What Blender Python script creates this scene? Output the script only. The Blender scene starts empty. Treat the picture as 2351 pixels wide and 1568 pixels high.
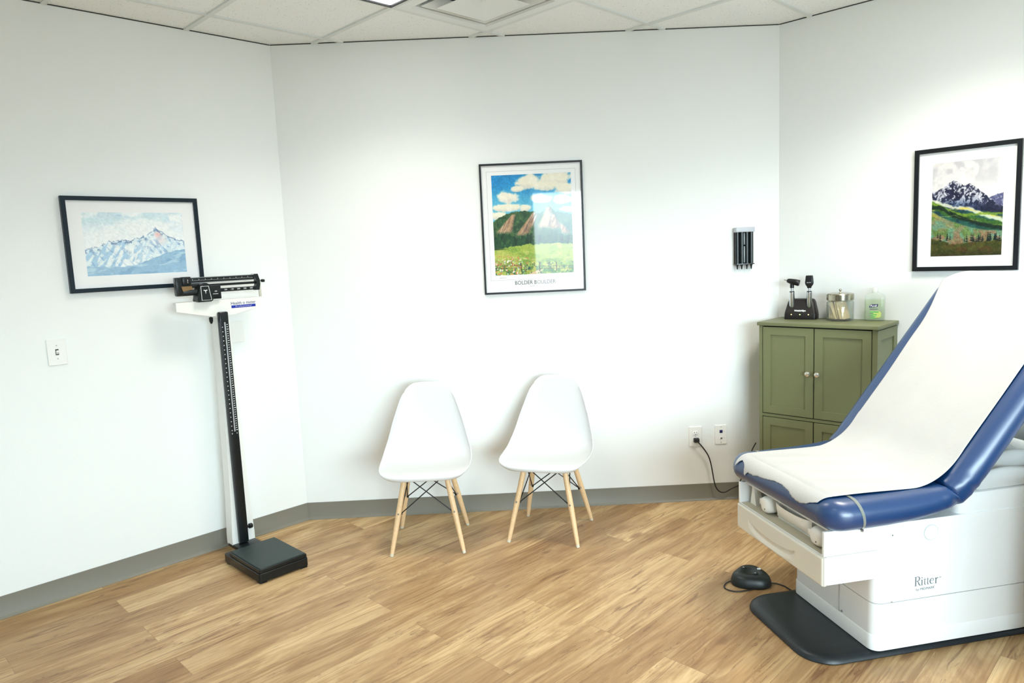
import bpy, bmesh, math, random
import numpy as np
from mathutils import Vector, Matrix

random.seed(7)
SC = bpy.context.scene
COL = SC.collection
R2 = math.sqrt(0.5)

# ------------------------------------------------------------------ helpers
def lin(c):
    return tuple((x / 12.92 if x <= 0.04045 else ((x + 0.055) / 1.055) ** 2.4) for x in c)

def rgb(r, g, b):
    return lin((r / 255.0, g / 255.0, b / 255.0))

MATS = {}
def mat(name, color, rough=0.5, metal=0.0, spec=0.5, vary=0.03, vscale=8.0, bump=0.0, bscale=60.0,
        coat=0.0, coat_r=0.06, trans=0.0, ior=1.45, emit=None, estr=0.0, sheen=0.0):
    if name in MATS:
        return MATS[name]
    m = bpy.data.materials.new(name)
    m.use_nodes = True
    nt = m.node_tree
    b = nt.nodes['Principled BSDF']
    b.inputs['Roughness'].default_value = rough
    b.inputs['Metallic'].default_value = metal
    b.inputs['Specular IOR Level'].default_value = spec
    b.inputs['IOR'].default_value = ior
    b.inputs['Coat Weight'].default_value = coat
    b.inputs['Coat Roughness'].default_value = coat_r
    b.inputs['Transmission Weight'].default_value = trans
    b.inputs['Sheen Weight'].default_value = sheen
    if emit:
        b.inputs['Emission Color'].default_value = (*emit, 1)
        b.inputs['Emission Strength'].default_value = estr
    tc = nt.nodes.new('ShaderNodeTexCoord')
    if vary > 0:
        n = nt.nodes.new('ShaderNodeTexNoise')
        n.inputs['Scale'].default_value = vscale
        n.inputs['Detail'].default_value = 3
        nt.links.new(tc.outputs['Object'], n.inputs['Vector'])
        mx = nt.nodes.new('ShaderNodeMix')
        mx.data_type = 'RGBA'
        mx.inputs['A'].default_value = (*[max(0, c * (1 - vary)) for c in color], 1)
        mx.inputs['B'].default_value = (*[min(1, c * (1 + vary)) for c in color], 1)
        nt.links.new(n.outputs['Fac'], mx.inputs['Factor'])
        nt.links.new(mx.outputs['Result'], b.inputs['Base Color'])
    else:
        b.inputs['Base Color'].default_value = (*color, 1)
    if bump > 0:
        n2 = nt.nodes.new('ShaderNodeTexNoise')
        n2.inputs['Scale'].default_value = bscale
        n2.inputs['Detail'].default_value = 4
        nt.links.new(tc.outputs['Object'], n2.inputs['Vector'])
        bp = nt.nodes.new('ShaderNodeBump')
        bp.inputs['Strength'].default_value = bump
        bp.inputs['Distance'].default_value = 0.002
        nt.links.new(n2.outputs['Fac'], bp.inputs['Height'])
        nt.links.new(bp.outputs['Normal'], b.inputs['Normal'])
    MATS[name] = m
    return m

class MB:
    """collects shapes into ONE mesh"""
    def __init__(self):
        self.bm = bmesh.new()
    def _add(self, vs, fs):
        V = [self.bm.verts.new(v) for v in vs]
        for f in fs:
            try:
                self.bm.faces.new([V[i] for i in f])
            except ValueError:
                pass
        return self
    def box(self, x0, x1, y0, y1, z0, z1, bev=0.0, seg=2):
        t = bmesh.new()
        bmesh.ops.create_cube(t, size=1.0)
        for v in t.verts:
            v.co = Vector((x0 + (v.co.x + .5) * (x1 - x0), y0 + (v.co.y + .5) * (y1 - y0), z0 + (v.co.z + .5) * (z1 - z0)))
        if bev > 0:
            bmesh.ops.bevel(t, geom=list(t.edges), offset=bev, segments=seg, affect='EDGES', profile=0.5)
        return self.merge(t)
    def merge(self, t, M=None):
        idx = {}
        for v in t.verts:
            idx[v] = self.bm.verts.new(M @ v.co if M else v.co)
        for f in t.faces:
            try:
                self.bm.faces.new([idx[v] for v in f.verts])
            except ValueError:
                pass
        t.free()
        return self
    def rings(self, rings, cap=True, closed=True):
        n = len(rings[0])
        vs = [p for r in rings for p in r]
        fs = []
        for i in range(len(rings) - 1):
            for j in range(n if closed else n - 1):
                k = (j + 1) % n
                fs.append((i * n + j, i * n + k, (i + 1) * n + k, (i + 1) * n + j))
        if cap:
            fs.append(tuple(range(n))[::-1])
            fs.append(tuple((len(rings) - 1) * n + j for j in range(n)))
        return self._add(vs, fs)
    def tube(self, pts, r, seg=10, cap=True):
        pts = [Vector(p) for p in pts]
        rs = r if isinstance(r, (list, tuple)) else [r] * len(pts)
        rings = []
        d = (pts[1] - pts[0]).normalized()
        up = Vector((0, 0, 1)) if abs(d.z) < .9 else Vector((1, 0, 0))
        a = d.cross(up).normalized()
        for i, p in enumerate(pts):
            if i == 0: d = pts[1] - pts[0]
            elif i == len(pts) - 1: d = pts[-1] - pts[-2]
            else: d = (pts[i + 1] - pts[i]).normalized() + (pts[i] - pts[i - 1]).normalized()
            d = d.normalized()
            a = (a - d * a.dot(d)).normalized()
            b = d.cross(a)
            rings.append([p + (a * math.cos(t) + b * math.sin(t)) * rs[i] for t in [2 * math.pi * k / seg for k in range(seg)]])
        return self.rings(rings, cap)
    def cyl(self, p0, p1, r0, r1=None, seg=24):
        return self.tube([p0, p1], [r0, r0 if r1 is None else r1], seg)
    def lathe(self, prof, c=(0, 0, 0), seg=40, cap=True, axis='z'):
        rg = []
        for r, z in prof:
            ring = []
            for k in range(seg):
                t = 2 * math.pi * k / seg
                x, y = r * math.cos(t), r * math.sin(t)
                p = {'z': (x, y, z), 'y': (x, z, -y), 'x': (z, x, y)}[axis]
                ring.append((c[0] + p[0], c[1] + p[1], c[2] + p[2]))
            rg.append(ring)
        return self.rings(rg, cap)
    def prism(self, poly, f0, f1):
        """poly list of 2-D points, f0/f1 functions mapping a 2-D point to 3-D"""
        n = len(poly)
        vs = [f0(p) for p in poly] + [f1(p) for p in poly]
        fs = [tuple(range(n))[::-1], tuple(range(n, 2 * n))]
        fs += [(j, (j + 1) % n, n + (j + 1) % n, n + j) for j in range(n)]
        return self._add(vs, fs)
    def slab(self, outline, prof, plane='xy'):
        """outline(inset) -> points; prof [(inset, h)]"""
        rg = []
        for ins, h in prof:
            pts = outline(ins)
            rg.append([((x, y, h) if plane == 'xy' else (x, h, y)) for x, y in pts])
        return self.rings(rg, True)
    def grid(self, fn, nu, nv):
        vs = [fn(i / nu, j / nv) for i in range(nu + 1) for j in range(nv + 1)]
        fs = [(i * (nv + 1) + j, (i + 1) * (nv + 1) + j, (i + 1) * (nv + 1) + j + 1, i * (nv + 1) + j + 1)
              for i in range(nu) for j in range(nv)]
        return self._add(vs, fs)
    def text(self, body, size, M, ext=0.0006, sx=1.0, align='CENTER', bold=0.0, spacing=1.0):
        cu = bpy.data.curves.new('t', 'FONT')
        cu.body = body; cu.size = size; cu.align_x = align; cu.align_y = 'CENTER'
        cu.extrude = ext; cu.offset = bold; cu.resolution_u = 3; cu.space_character = spacing
        ob = bpy.data.objects.new('t', cu)
        COL.objects.link(ob)
        dg = bpy.context.evaluated_depsgraph_get()
        me = bpy.data.meshes.new_from_object(ob.evaluated_get(dg))
        t = bmesh.new(); t.from_mesh(me)
        S = Matrix.Diagonal((sx, 1, 1, 1))
        self.merge(t, M @ S)
        bpy.data.objects.remove(ob); bpy.data.curves.remove(cu); bpy.data.meshes.remove(me)
        return self
    def ribbon(self, pts, w, M, h=0.0006):
        """flat stroke in the xy plane of M with thickness h"""
        ws = w if isinstance(w, (list, tuple)) else [w] * len(pts)
        n = len(pts); L = []; Rr = []
        for i, p in enumerate(pts):
            a = pts[max(0, i - 1)]; b = pts[min(n - 1, i + 1)]
            dx, dy = b[0] - a[0], b[1] - a[1]
            l = math.hypot(dx, dy) or 1
            nx, ny = -dy / l * ws[i] / 2, dx / l * ws[i] / 2
            L.append((p[0] + nx, p[1] + ny)); Rr.append((p[0] - nx, p[1] - ny))
        rg = []
        for i in range(n):
            rg.append([M @ Vector((L[i][0], L[i][1], 0)), M @ Vector((L[i][0], L[i][1], h)),
                       M @ Vector((Rr[i][0], Rr[i][1], h)), M @ Vector((Rr[i][0], Rr[i][1], 0))])
        return self.rings(rg, True)
    def build(self, name, m, parent=None, smooth=40, M=None, fix=True):
        if fix:
            bmesh.ops.recalc_face_normals(self.bm, faces=list(self.bm.faces))
        me = bpy.data.meshes.new(name)
        self.bm.to_mesh(me); self.bm.free()
        if smooth:
            me.shade_smooth()
            me.set_sharp_from_angle(angle=math.radians(smooth))
        me.materials.append(m)
        o = bpy.data.objects.new(name, me)
        COL.objects.link(o)
        if parent is not None:
            o.parent = parent
        if M is not None:
            o.matrix_world = M
        return o

def rrect(x0, x1, y0, y1, r, n=6):
    def f(ins):
        a0, a1, b0, b1 = x0 + ins, x1 - ins, y0 + ins, y1 - ins
        q = max(r - ins, 0.0015)
        out = []
        for cx, cy, s in ((a1 - q, b1 - q, 0), (a0 + q, b1 - q, 1), (a0 + q, b0 + q, 2), (a1 - q, b0 + q, 3)):
            for k in range(n + 1):
                t = (s + k / n) * math.pi / 2
                out.append((cx + q * math.cos(t), cy + q * math.sin(t)))
        return out
    return f

def roundprof(z0, z1, r, n=4, base=0.0):
    p = []
    for k in range(n + 1):
        t = k / n * math.pi / 2
        p.append((base + r * (1 - math.sin(t)), z0 + r * (1 - math.cos(t))))
    for k in range(n + 1):
        t = (1 - k / n) * math.pi / 2
        p.append((base + r * (1 - math.sin(t)), z1 - r * (1 - math.cos(t))))
    return p

def thing(name, label, cat, M, group=None):
    o = bpy.data.objects.new(name, None)
    o.empty_display_size = 0.05
    COL.objects.link(o)
    o.matrix_world = M
    tag(o, label, cat, group)
    return o

def tag(o, label, cat, group=None):
    o['label'] = label
    o['category'] = cat
    if group:
        o['group'] = group
    return o

def struct(o):
    o['kind'] = 'structure'
    return o

def frame(o, x, y=None):
    """4x4 with origin o, x axis direction (2-D), z up"""
    x = Vector((x[0], x[1], 0)).normalized()
    z = Vector((0, 0, 1))
    y = z.cross(x)
    M = Matrix.Identity(4)
    for i, a in enumerate((x, y, z)):
        for k in range(3):
            M[k][i] = a[k]
    M.translation = Vector(o)
    return M

# text placed on a vertical face: local x stays, local z is up, faces -y
def vert(x, y, z):
    return Matrix.Translation((x, y, z)) @ Matrix.Rotation(math.pi / 2, 4, 'X')

# ------------------------------------------------------------------ camera
SKY = 14.0
LAMP_W = (6.5, 11, 1.5)
F_PX, PITCH, ROLL, HC = 1640.38, 0.122326, 0.044523, 1.49215
H = 2.6666
cam_d = bpy.data.cameras.new('camera')
cam = bpy.data.objects.new('camera', cam_d)
COL.objects.link(cam)
cam_d.sensor_width = 36.0
cam_d.sensor_fit = 'HORIZONTAL'
cam_d.lens = F_PX / 2351 * 36.0
Fw = Vector((0, math.cos(PITCH), -math.sin(PITCH)))
Up = Vector((0, math.sin(PITCH), math.cos(PITCH)))
Ri = Vector((1, 0, 0))
c_, s_ = math.cos(ROLL), math.sin(ROLL)
r2 = Ri * c_ - Up * s_
u2 = Ri * s_ + Up * c_
Mc = Matrix.Identity(4)
for k in range(3):
    Mc[k][0] = r2[k]; Mc[k][1] = u2[k]; Mc[k][2] = -Fw[k]
Mc.translation = Vector((0, 0, HC))
cam.matrix_world = Mc
SC.camera = cam

# ------------------------------------------------------------------ room geometry
Lc = Vector((-1.2396, 4.0399, 0))
Rc = Vector((1.5354, 4.0752, 0))
A_ = Lc + Vector((-R2, -R2, 0)) * 4.2
D_ = Rc + Vector((R2, -R2, 0)) * 3.9
YR = -2.2
B_ = Vector((A_.x, YR, 0))
C_ = Vector((D_.x, YR, 0))
ROOM = [Lc, A_, B_, C_, D_, Rc]        # convex
FL = frame(Lc, (R2, R2))               # left wall: x = -s, y into the wall
FB = frame(Lc, (Rc - Lc).normalized())
FR = frame(Rc, (R2, -R2))

wall_m = mat('wall_paint', (0.84, 0.866, 0.855), rough=0.55, vary=0.012, vscale=1.5, bump=0.12, bscale=220)
base_m = mat('vinyl_base', rgb(124, 121, 110), rough=0.45, vary=0.04, vscale=5)
shadow_line_m = mat('shadow_line_dark', rgb(52, 56, 50), rough=0.8, vary=0.1)
tee_m = mat('ceiling_tee_white', (0.76, 0.80, 0.79), rough=0.5, vary=0.02)

dim_wall_m = mat('unseen_wall_dim_grey', rgb(118, 126, 126), rough=0.6, vary=0.02, vscale=1.5)  # unseen walls darkened to cut the bounced light
def wall_obj(name, P, Q, t=0.12, z1=H + 0.05):
    d = (Q - P).normalized()
    n = Vector((d.y, -d.x, 0))          # outward side decided by caller order
    mb = MB()
    e = 0.0
    mb._add([P, Q, Q + n * t, P + n * t] + [v + Vector((0, 0, z1)) for v in (P, Q, Q + n * t, P + n * t)],
            [(0, 1, 2, 3), (4, 7, 6, 5), (0, 4, 5, 1), (1, 5, 6, 2), (2, 6, 7, 3), (3, 7, 4, 0)])
    return struct(mb.build(name, wall_m if name in ('wall_left', 'wall_back', 'wall_right') else dim_wall_m, smooth=0))

# the room outline runs counter-clockwise, so this normal points outside
for n_, P, Q in (('wall_left', Lc, A_), ('wall_back', Rc, Lc), ('wall_right', D_, Rc), ('wall_side', C_, D_), ('wall_far_side', A_, B_)):
    wall_obj(n_, P, Q)

# rear wall (behind the camera) with the window that lights the room
WX0, WX1, WZ0, WZ1 = 0.50, 4.1, 0.70, 2.38
mb = MB()
mb.box(B_.x, WX0, YR - .12, YR, 0, H + .05)
mb.box(WX1, C_.x, YR - .12, YR, 0, H + .05)
mb.box(WX0, WX1, YR - .12, YR, 0, WZ0)
mb.box(WX0, WX1, YR - .12, YR, WZ1, H + .05)
struct(mb.build('wall_rear', dim_wall_m, smooth=0))
frame_m = mat('window_frame_white', (0.8, 0.8, 0.78), rough=0.4)
mb = MB()
for a, b in ((WX0, WX0 + .05), (WX1 - .05, WX1), ((WX0 + WX1) / 2 - .02, (WX0 + WX1) / 2 + .02)):
    mb.box(a, b, YR - .09, YR - .03, WZ0, WZ1, .004)
for a, b in ((WZ0, WZ0 + .05), (WZ1 - .05, WZ1)):
    mb.box(WX0 + .05, WX1 - .05, YR - .088, YR - .032, a, b, .004)
struct(mb.build('window_1', frame_m))

# floor ------------------------------------------------------------
def floor_material():
    m = bpy.data.materials.new('oak_planks'); m.use_nodes = True
    nt = m.node_tree; N = nt.nodes; L = nt.links
    b = N['Principled BSDF']
    tc = N.new('ShaderNodeTexCoord')
    mp = N.new('ShaderNodeMapping')
    mp.inputs['Rotation'].default_value = (0, 0, -math.radians(45))
    mp.inputs['Location'].default_value = (0.34, 0.045, 0)
    L.new(tc.outputs['Object'], mp.inputs['Vector'])
    PW, PL = 0.178, 1.22
    br = N.new('ShaderNodeTexBrick')
    br.offset = 0.37; br.offset_frequency = 2; br.squash = 1.0
    br.inputs['Scale'].default_value = 1.0
    br.inputs['Brick Width'].default_value = PL
    br.inputs['Row Height'].default_value = PW
    br.inputs['Mortar Size'].default_value = 0.0011
    br.inputs['Mortar Smooth'].default_value = 0.3
    br.inputs['Bias'].default_value = 0.0
    br.inputs['Color1'].default_value = (0, 0, 0, 1)
    br.inputs['Color2'].default_value = (1, 1, 1, 1)
    br.inputs['Mortar'].default_value = (0.5, 0.5, 0.5, 1)
    L.new(mp.outputs['Vector'], br.inputs['Vector'])
    # offset the grain per plank
    sep = N.new('ShaderNodeSeparateXYZ'); L.new(mp.outputs['Vector'], sep.inputs[0])
    def math_(op, a, b_=None, clamp=False):
        n = N.new('ShaderNodeMath'); n.operation = op; n.use_clamp = clamp
        for i, v in enumerate((a, b_)):
            if v is None: continue
            if isinstance(v, (int, float)): n.inputs[i].default_value = v
            else: L.new(v, n.inputs[i])
        return n.outputs[0]
    bv = N.new('ShaderNodeSeparateColor'); L.new(br.outputs['Color'], bv.inputs[0])
    rnd = bv.outputs[0]
    off = math_('MULTIPLY', rnd, 37.0)
    gx = math_('ADD', sep.outputs[0], off)
    gy = math_('ADD', sep.outputs[1], math_('MULTIPLY', rnd, 11.0))
    comb = N.new('ShaderNodeCombineXYZ'); L.new(gx, comb.inputs[0]); L.new(gy, comb.inputs[1]); L.new(off, comb.inputs[2])
    def vecscale(v, s):
        n = N.new('ShaderNodeVectorMath'); n.operation = 'MULTIPLY'
        L.new(v, n.inputs[0]); n.inputs[1].default_value = s
        return n.outputs[0]
    def noise(vec, sc, det=4, rough=.55, dist=0.0):
        n = N.new('ShaderNodeTexNoise'); n.inputs['Scale'].default_value = sc
        n.inputs['Detail'].default_value = det; n.inputs['Roughness'].default_value = rough
        n.inputs['Distortion'].default_value = dist
        L.new(vec, n.inputs['Vector']); return n.outputs['Fac']
    def ramp(v, stops):
        n = N.new('ShaderNodeValToRGB')
        e = n.color_ramp.elements
        while len(e) > 1: e.remove(e[-1])
        e[0].position = stops[0][0]; e[0].color = (*stops[0][1], 1)
        for p, c in stops[1:]:
            q = e.new(p); q.color = (*c, 1)
        L.new(v, n.inputs[0]); return n.outputs[0]
    def mix(f, a, c, blend='MIX'):
        n = N.new('ShaderNodeMix'); n.data_type = 'RGBA'; n.blend_type = blend
        for key, v in (('Factor', f), ('A', a), ('B', c)):
            if isinstance(v, (int, float)): n.inputs[key].default_value = v
            elif isinstance(v, tuple): n.inputs[key].default_value = (*v, 1)
            else: L.new(v, n.inputs[key])
        return n.outputs['Result']
    broad = noise(vecscale(comb.outputs[0], (1.3, 6.0, 1)), 1.8, 5, .62, .9)
    base = ramp(broad, [(0.28, rgb(142, 112, 78)), (0.46, rgb(174, 143, 103)), (0.62, rgb(202, 174, 131)), (0.8, rgb(180, 148, 107))])
    tint = mix(math_('SUBTRACT', 0.9, math_('MULTIPLY', rnd, 0.9)), base, mix(0.5, base, rgb(168, 122, 76)))
    fine = noise(vecscale(comb.outputs[0], (2.5, 70.0, 1)), 1.5, 5, .6, .3)
    fcol = ramp(fine, [(0.3, (0.72, 0.68, 0.62)), (0.5, (1, 1, 1)), (0.75, (1.12, 1.1, 1.06))])
    c1 = mix(0.75, tint, fcol, 'MULTIPLY')
    # cathedral growth rings
    wv = N.new('ShaderNodeTexWave'); wv.wave_type = 'BANDS'; wv.bands_direction = 'Y'
    wv.inputs['Scale'].default_value = 3.2; wv.inputs['Distortion'].default_value = 11.0
    wv.inputs['Detail'].default_value = 1.5; wv.inputs['Detail Scale'].default_value = 0.9
    L.new(vecscale(comb.outputs[0], (0.45, 4.2, 1)), wv.inputs['Vector'])
    rmask = ramp(noise(vecscale(comb.outputs[0], (1.0, 3.0, 1)), 1.3, 2), [(0.45, (0, 0, 0)), (0.56, (1, 1, 1))])
    rc = ramp(wv.outputs['Fac'], [(0.0, (0.72, 0.63, 0.52)), (0.45, (1, 1, 1))])
    c2 = mix(math_('MULTIPLY', rmask, 0.60), c1, mix(1.0, c1, rc, 'MULTIPLY'))
    # long dark cracks and smudges
    cr = noise(vecscale(comb.outputs[0], (0.75, 8.0, 1)), 2.6, 7, .66, 1.4)
    cmask = ramp(cr, [(0.345, (1, 1, 1)), (0.42, (0, 0, 0))])
    c3 = mix(math_('MULTIPLY', cmask, 0.72), c2, rgb(118, 84, 58))
    # thin hairline cracks
    hn = noise(vecscale(comb.outputs[0], (0.9, 9.0, 1)), 1.7, 5, .6, .8)
    hd = math_('ABSOLUTE', math_('SUBTRACT', hn, 0.43))
    hmask = ramp(hd, [(0.0, (1, 1, 1)), (0.010, (0, 0, 0))])
    hgate = ramp(noise(vecscale(comb.outputs[0], (1.3, 5.0, 1)), 2.1, 2), [(0.47, (0, 0, 0)), (0.54, (1, 1, 1))])
    c4 = mix(math_('MULTIPLY', math_('MULTIPLY', hmask, hgate), 0.75), c3, rgb(104, 72, 48))
    # knots
    vo = N.new('ShaderNodeTexVoronoi'); vo.inputs['Scale'].default_value = 1.0
    L.new(vecscale(comb.outputs[0], (1.9, 4.6, 1)), vo.inputs['Vector'])
    kd = math_('ADD', vo.outputs['Distance'], math_('MULTIPLY', noise(comb.outputs[0], 30, 3), 0.10))
    kmask = ramp(kd, [(0.10, (1, 1, 1)), (0.17, (0, 0, 0))])
    c5 = mix(math_('MULTIPLY', kmask, 0.75), c4, rgb(122, 88, 60))
    c6 = mix(math_('MULTIPLY', br.outputs['Fac'], 0.45), c5, rgb(110, 78, 50))
    tone = math_('ADD', math_('MULTIPLY', rnd, 0.32), 0.86)
    tcol = N.new('ShaderNodeCombineColor')
    for k in range(3): L.new(tone, tcol.inputs[k])
    c7 = mix(1.0, c6, tcol.outputs[0], 'MULTIPLY')
    L.new(c7, b.inputs['Base Color'])
    b.inputs['Roughness'].default_value = 0.42
    b.inputs['Specular IOR Level'].default_value = 0.35
    bp = N.new('ShaderNodeBump'); bp.inputs['Strength'].default_value = 0.25; bp.inputs['Distance'].default_value = 0.001
    hsum = math_('SUBTRACT', fine, math_('MULTIPLY', br.outputs['Fac'], 2.0))
    L.new(hsum, bp.inputs['Height']); L.new(bp.outputs['Normal'], b.inputs['Normal'])
    return m

mb = MB()
pts = [(p.x, p.y) for p in ROOM]
def grow(k):
    return pts
mb.prism(pts, lambda p: (p[0], p[1], -0.08), lambda p: (p[0], p[1], 0.0))
struct(mb.build('floor', floor_material(), smooth=0))

# ceiling ------------------------------------------------------------
TS = 0.61
GO = Vector((-0.9278, 3.9635, 0))
GA = Vector((math.cos(2.3562), math.sin(2.3562), 0))
GB = Vector((math.sin(2.3562), -math.cos(2.3562), 0))
def G(a, b, z=H):
    p = GO + GA * (a * TS) + GB * (b * TS)
    return Vector((p.x, p.y, z))

def tile_material():
    m = bpy.data.materials.new('fissured_tile'); m.use_nodes = True
    nt = m.node_tree; N = nt.nodes; L = nt.links; b = N['Principled BSDF']
    tc = N.new('ShaderNodeTexCoord')
    vo = N.new('ShaderNodeTexVoronoi'); vo.inputs['Scale'].default_value = 92
    L.new(tc.outputs['Object'], vo.inputs['Vector'])
    no = N.new('ShaderNodeTexNoise'); no.inputs['Scale'].default_value = 45; no.inputs['Detail'].default_value = 3
    L.new(tc.outputs['Object'], no.inputs['Vector'])
    sm = N.new('ShaderNodeMath'); sm.operation = 'MULTIPLY_ADD'
    L.new(no.outputs['Fac'], sm.inputs[0]); sm.inputs[1].default_value = 0.35; L.new(vo.outputs['Distance'], sm.inputs[2])
    rp = N.new('ShaderNodeValToRGB')
    rp.color_ramp.elements[0].position = 0.25; rp.color_ramp.elements[0].color = (0.30, 0.29, 0.25, 1)
    rp.color_ramp.elements[1].position = 0.335; rp.color_ramp.elements[1].color = (0.93, 0.96, 0.96, 1)
    L.new(sm.outputs[0], rp.inputs[0]); L.new(rp.outputs[0], b.inputs['Base Color'])
    b.inputs['Roughness'].default_value = 0.9
    bp = N.new('ShaderNodeBump'); bp.inputs['Strength'].default_value = .5; bp.inputs['Distance'].default_value = .003
    L.new(rp.outputs[0], bp.inputs['Height']); L.new(bp.outputs['Normal'], b.inputs['Normal'])
    return m

def clip_poly(poly, p, n):
    """keep the side where (x-p).n <= 0"""
    out = []
    for i in range(len(poly)):
        a, b = poly[i], poly[(i + 1) % len(poly)]
        da, db = (a - p).dot(n), (b - p).dot(n)
        if da <= 0: out.append(a)
        if da * db < 0: out.append(a + (b - a) * (da / (da - db)))
    return out

DIFF = (-2, 0)      # tile (a, b) of the air diffuser: spans a..a+1, b..b+1
LAMPS = [(-2, -1)]
holes = {DIFF} | set(LAMPS) | {(-5, 1), (-5, -4)}
LAMPS += [(-5, 1), (-5, -4)]  # last one is an unseen light added as fill
mb = MB()
room2 = [Vector((p.x, p.y, 0)) for p in ROOM]
for a in range(-14, 4):
    for b in range(-9, 13):
        if (a, b) in holes: continue
        q = [G(a, b, 0), G(a + 1, b, 0), G(a + 1, b + 1, 0), G(a, b + 1, 0)]
        poly = q
        for i in range(len(room2)):
            P, Q = room2[i], room2[(i + 1) % len(room2)]
            d = (Q - P).normalized(); n = Vector((d.y, -d.x, 0))
            poly = clip_poly(poly, P, n)
            if len(poly) < 3: break
        if len(poly) < 3: continue
        g = 0.0
        mb.prism([(p.x, p.y) for p in poly], lambda p: (p[0], p[1], H + .004), lambda p: (p[0], p[1], H + .02))
struct(mb.build('ceiling', tile_material(), smooth=0))

def clip_line(p, d):
    t0, t1 = -50, 50
    for i in range(len(room2)):
        P, Q = room2[i], room2[(i + 1) % len(room2)]
        e = (Q - P).normalized(); n = Vector((e.y, -e.x, 0))
        dn = d.dot(n); k = (P - p).dot(n)
        if abs(dn) < 1e-6:
            if k < 0: return None
            continue
        t = k / dn
        if dn > 0: t1 = min(t1, t)
        else: t0 = max(t0, t)
    return (t0, t1) if t1 - t0 > .03 else None

mb = MB()
for k in range(-14, 15):
    for p, d in ((G(k, 0, 0), GB), (G(0, k, 0), GA)):
        r = clip_line(p, d)
        if not r: continue
        a, b = p + d * (r[0] + .002), p + d * (r[1] - .002)
        n = Vector((-d.y, d.x, 0)) * 0.012
        z0 = H - 0.003 if d == GB else H - 0.0035
        V = [a + n, b + n, b - n, a - n]
        mb._add([v + Vector((0, 0, z0)) for v in V] + [v + Vector((0, 0, H + .004)) for v in V],
                [(0, 1, 2, 3), (4, 7, 6, 5), (0, 4, 5, 1), (1, 5, 6, 2), (2, 6, 7, 3), (3, 7, 4, 0)])
struct(mb.build('trim_1', tee_m, smooth=0))

# shadow line under the ceiling as dark strips, one per wall, and the vinyl base
def along(name, M, x0, x1, y0, y1, z0, z1, m):
    b_ = MB(); b_.box(x0, x1, y0, y1, z0, z1)
    return struct(b_.build(name, m, M=M, smooth=0))
LB = (Rc - Lc).length
along('shadow_trim_left', FL, -4.19, -0.002, -0.002, 0.0, H - .0012, H + .003, shadow_line_m)
along('shadow_trim_back', FB, 0.002, LB - .002, -0.002, 0.0, H - .0012, H + .003, shadow_line_m)
along('shadow_trim_right', FR, 0.002, 3.88, -0.002, 0.0, H - .0012, H + .003, shadow_line_m)
def cove(name, M, x0, x1, c0=0.0, c1=0.0):
    # flat face with a small toe that flares out at the floor; ends mitred by c0/c1 per unit depth
    prof = [(0, 0), (-.015, 0), (-.0148, .0025), (-.008, .0085), (-.0042, .0165), (-.0032, .0985), (0, .0998)]
    rg = []
    for x, c in ((x0, c0), (x1, c1)):
        rg.append([(x + c * -y, y, z) for y, z in prof])
    b_ = MB(); b_.rings(rg)
    return struct(b_.build(name, base_m, M=M, smooth=30))
t225 = math.tan(math.radians(22.5))
cove('baseboard_left', FL, -4.18, 0, 0, -t225)
cove('baseboard_back', FB, 0, LB, t225, -t225)
cove('baseboard_right', FR, 0, 3.86, t225, 0)

# ------------------------------------------------------------------ ceiling air diffuser
white_metal = mat('diffuser_white', (0.84, 0.88, 0.88), rough=0.4, vary=0.02)
Mt = frame(G(DIFF[0] + .5, DIFF[1] + .5, H), (GB.x, GB.y))
dif = thing('air_diffuser', 'white square four-way air diffuser set in the ceiling grid beside the lit panel', 'air vent', Mt)
def pyramid_frame(mb, o0, z0, o1, z1, t=.0015):
    # sloped square louver from half-size o0 at z0 to o1 at z1
    rg = []
    for h, z in ((o0, z0), (o1, z1), (o1, z1 + t), (o0, z0 + t)):
        rg.append([(h, h, z), (-h, h, z), (-h, -h, z), (h, -h, z)])
    rg.append(rg[0])
    return mb.rings(rg, cap=False)
hs = TS / 2 - .013
mb = MB()
# flat border
rg = []
for h, z in ((hs, -.004), (hs - .052, -.006), (hs - .058, .004), (hs - .062, .075), (hs - .02, .075), (hs, .01), (hs, -.004)):
    rg.append([(h, h, z), (-h, h, z), (-h, -h, z), (h, -h, z)])
mb.rings(rg, cap=False)
mb.build('border', white_metal, dif, smooth=20)
mb = MB(); mb.box(-hs + .03, hs - .03, -hs + .03, hs - .03, .076, .08)
mb.build('duct_box', mat('duct_dark', (0.10, 0.10, 0.095), rough=.8), dif)
for k, (a, b, z) in enumerate(((.250, .215, 0.0), (.208, .166, -.006))):
    mb = MB(); pyramid_frame(mb, a, z + .004, b, z + .05)
    mb.build('louver', white_metal, dif, smooth=20)
mb = MB()
rg = []
for h, z in ((.155, -.014), (.149, -.016), (.015, .014), (.001, .0145)):
    rg.append([(h, h, z), (-h, h, z), (-h, -h, z), (h, -h, z)])
mb.rings(rg, cap=False)
mb.lathe([(.011, .012), (.011, .004), (.009, .0025), (0.0005, .002)], seg=20)
mb.build('center_plate', white_metal, dif, smooth=20)

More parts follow.
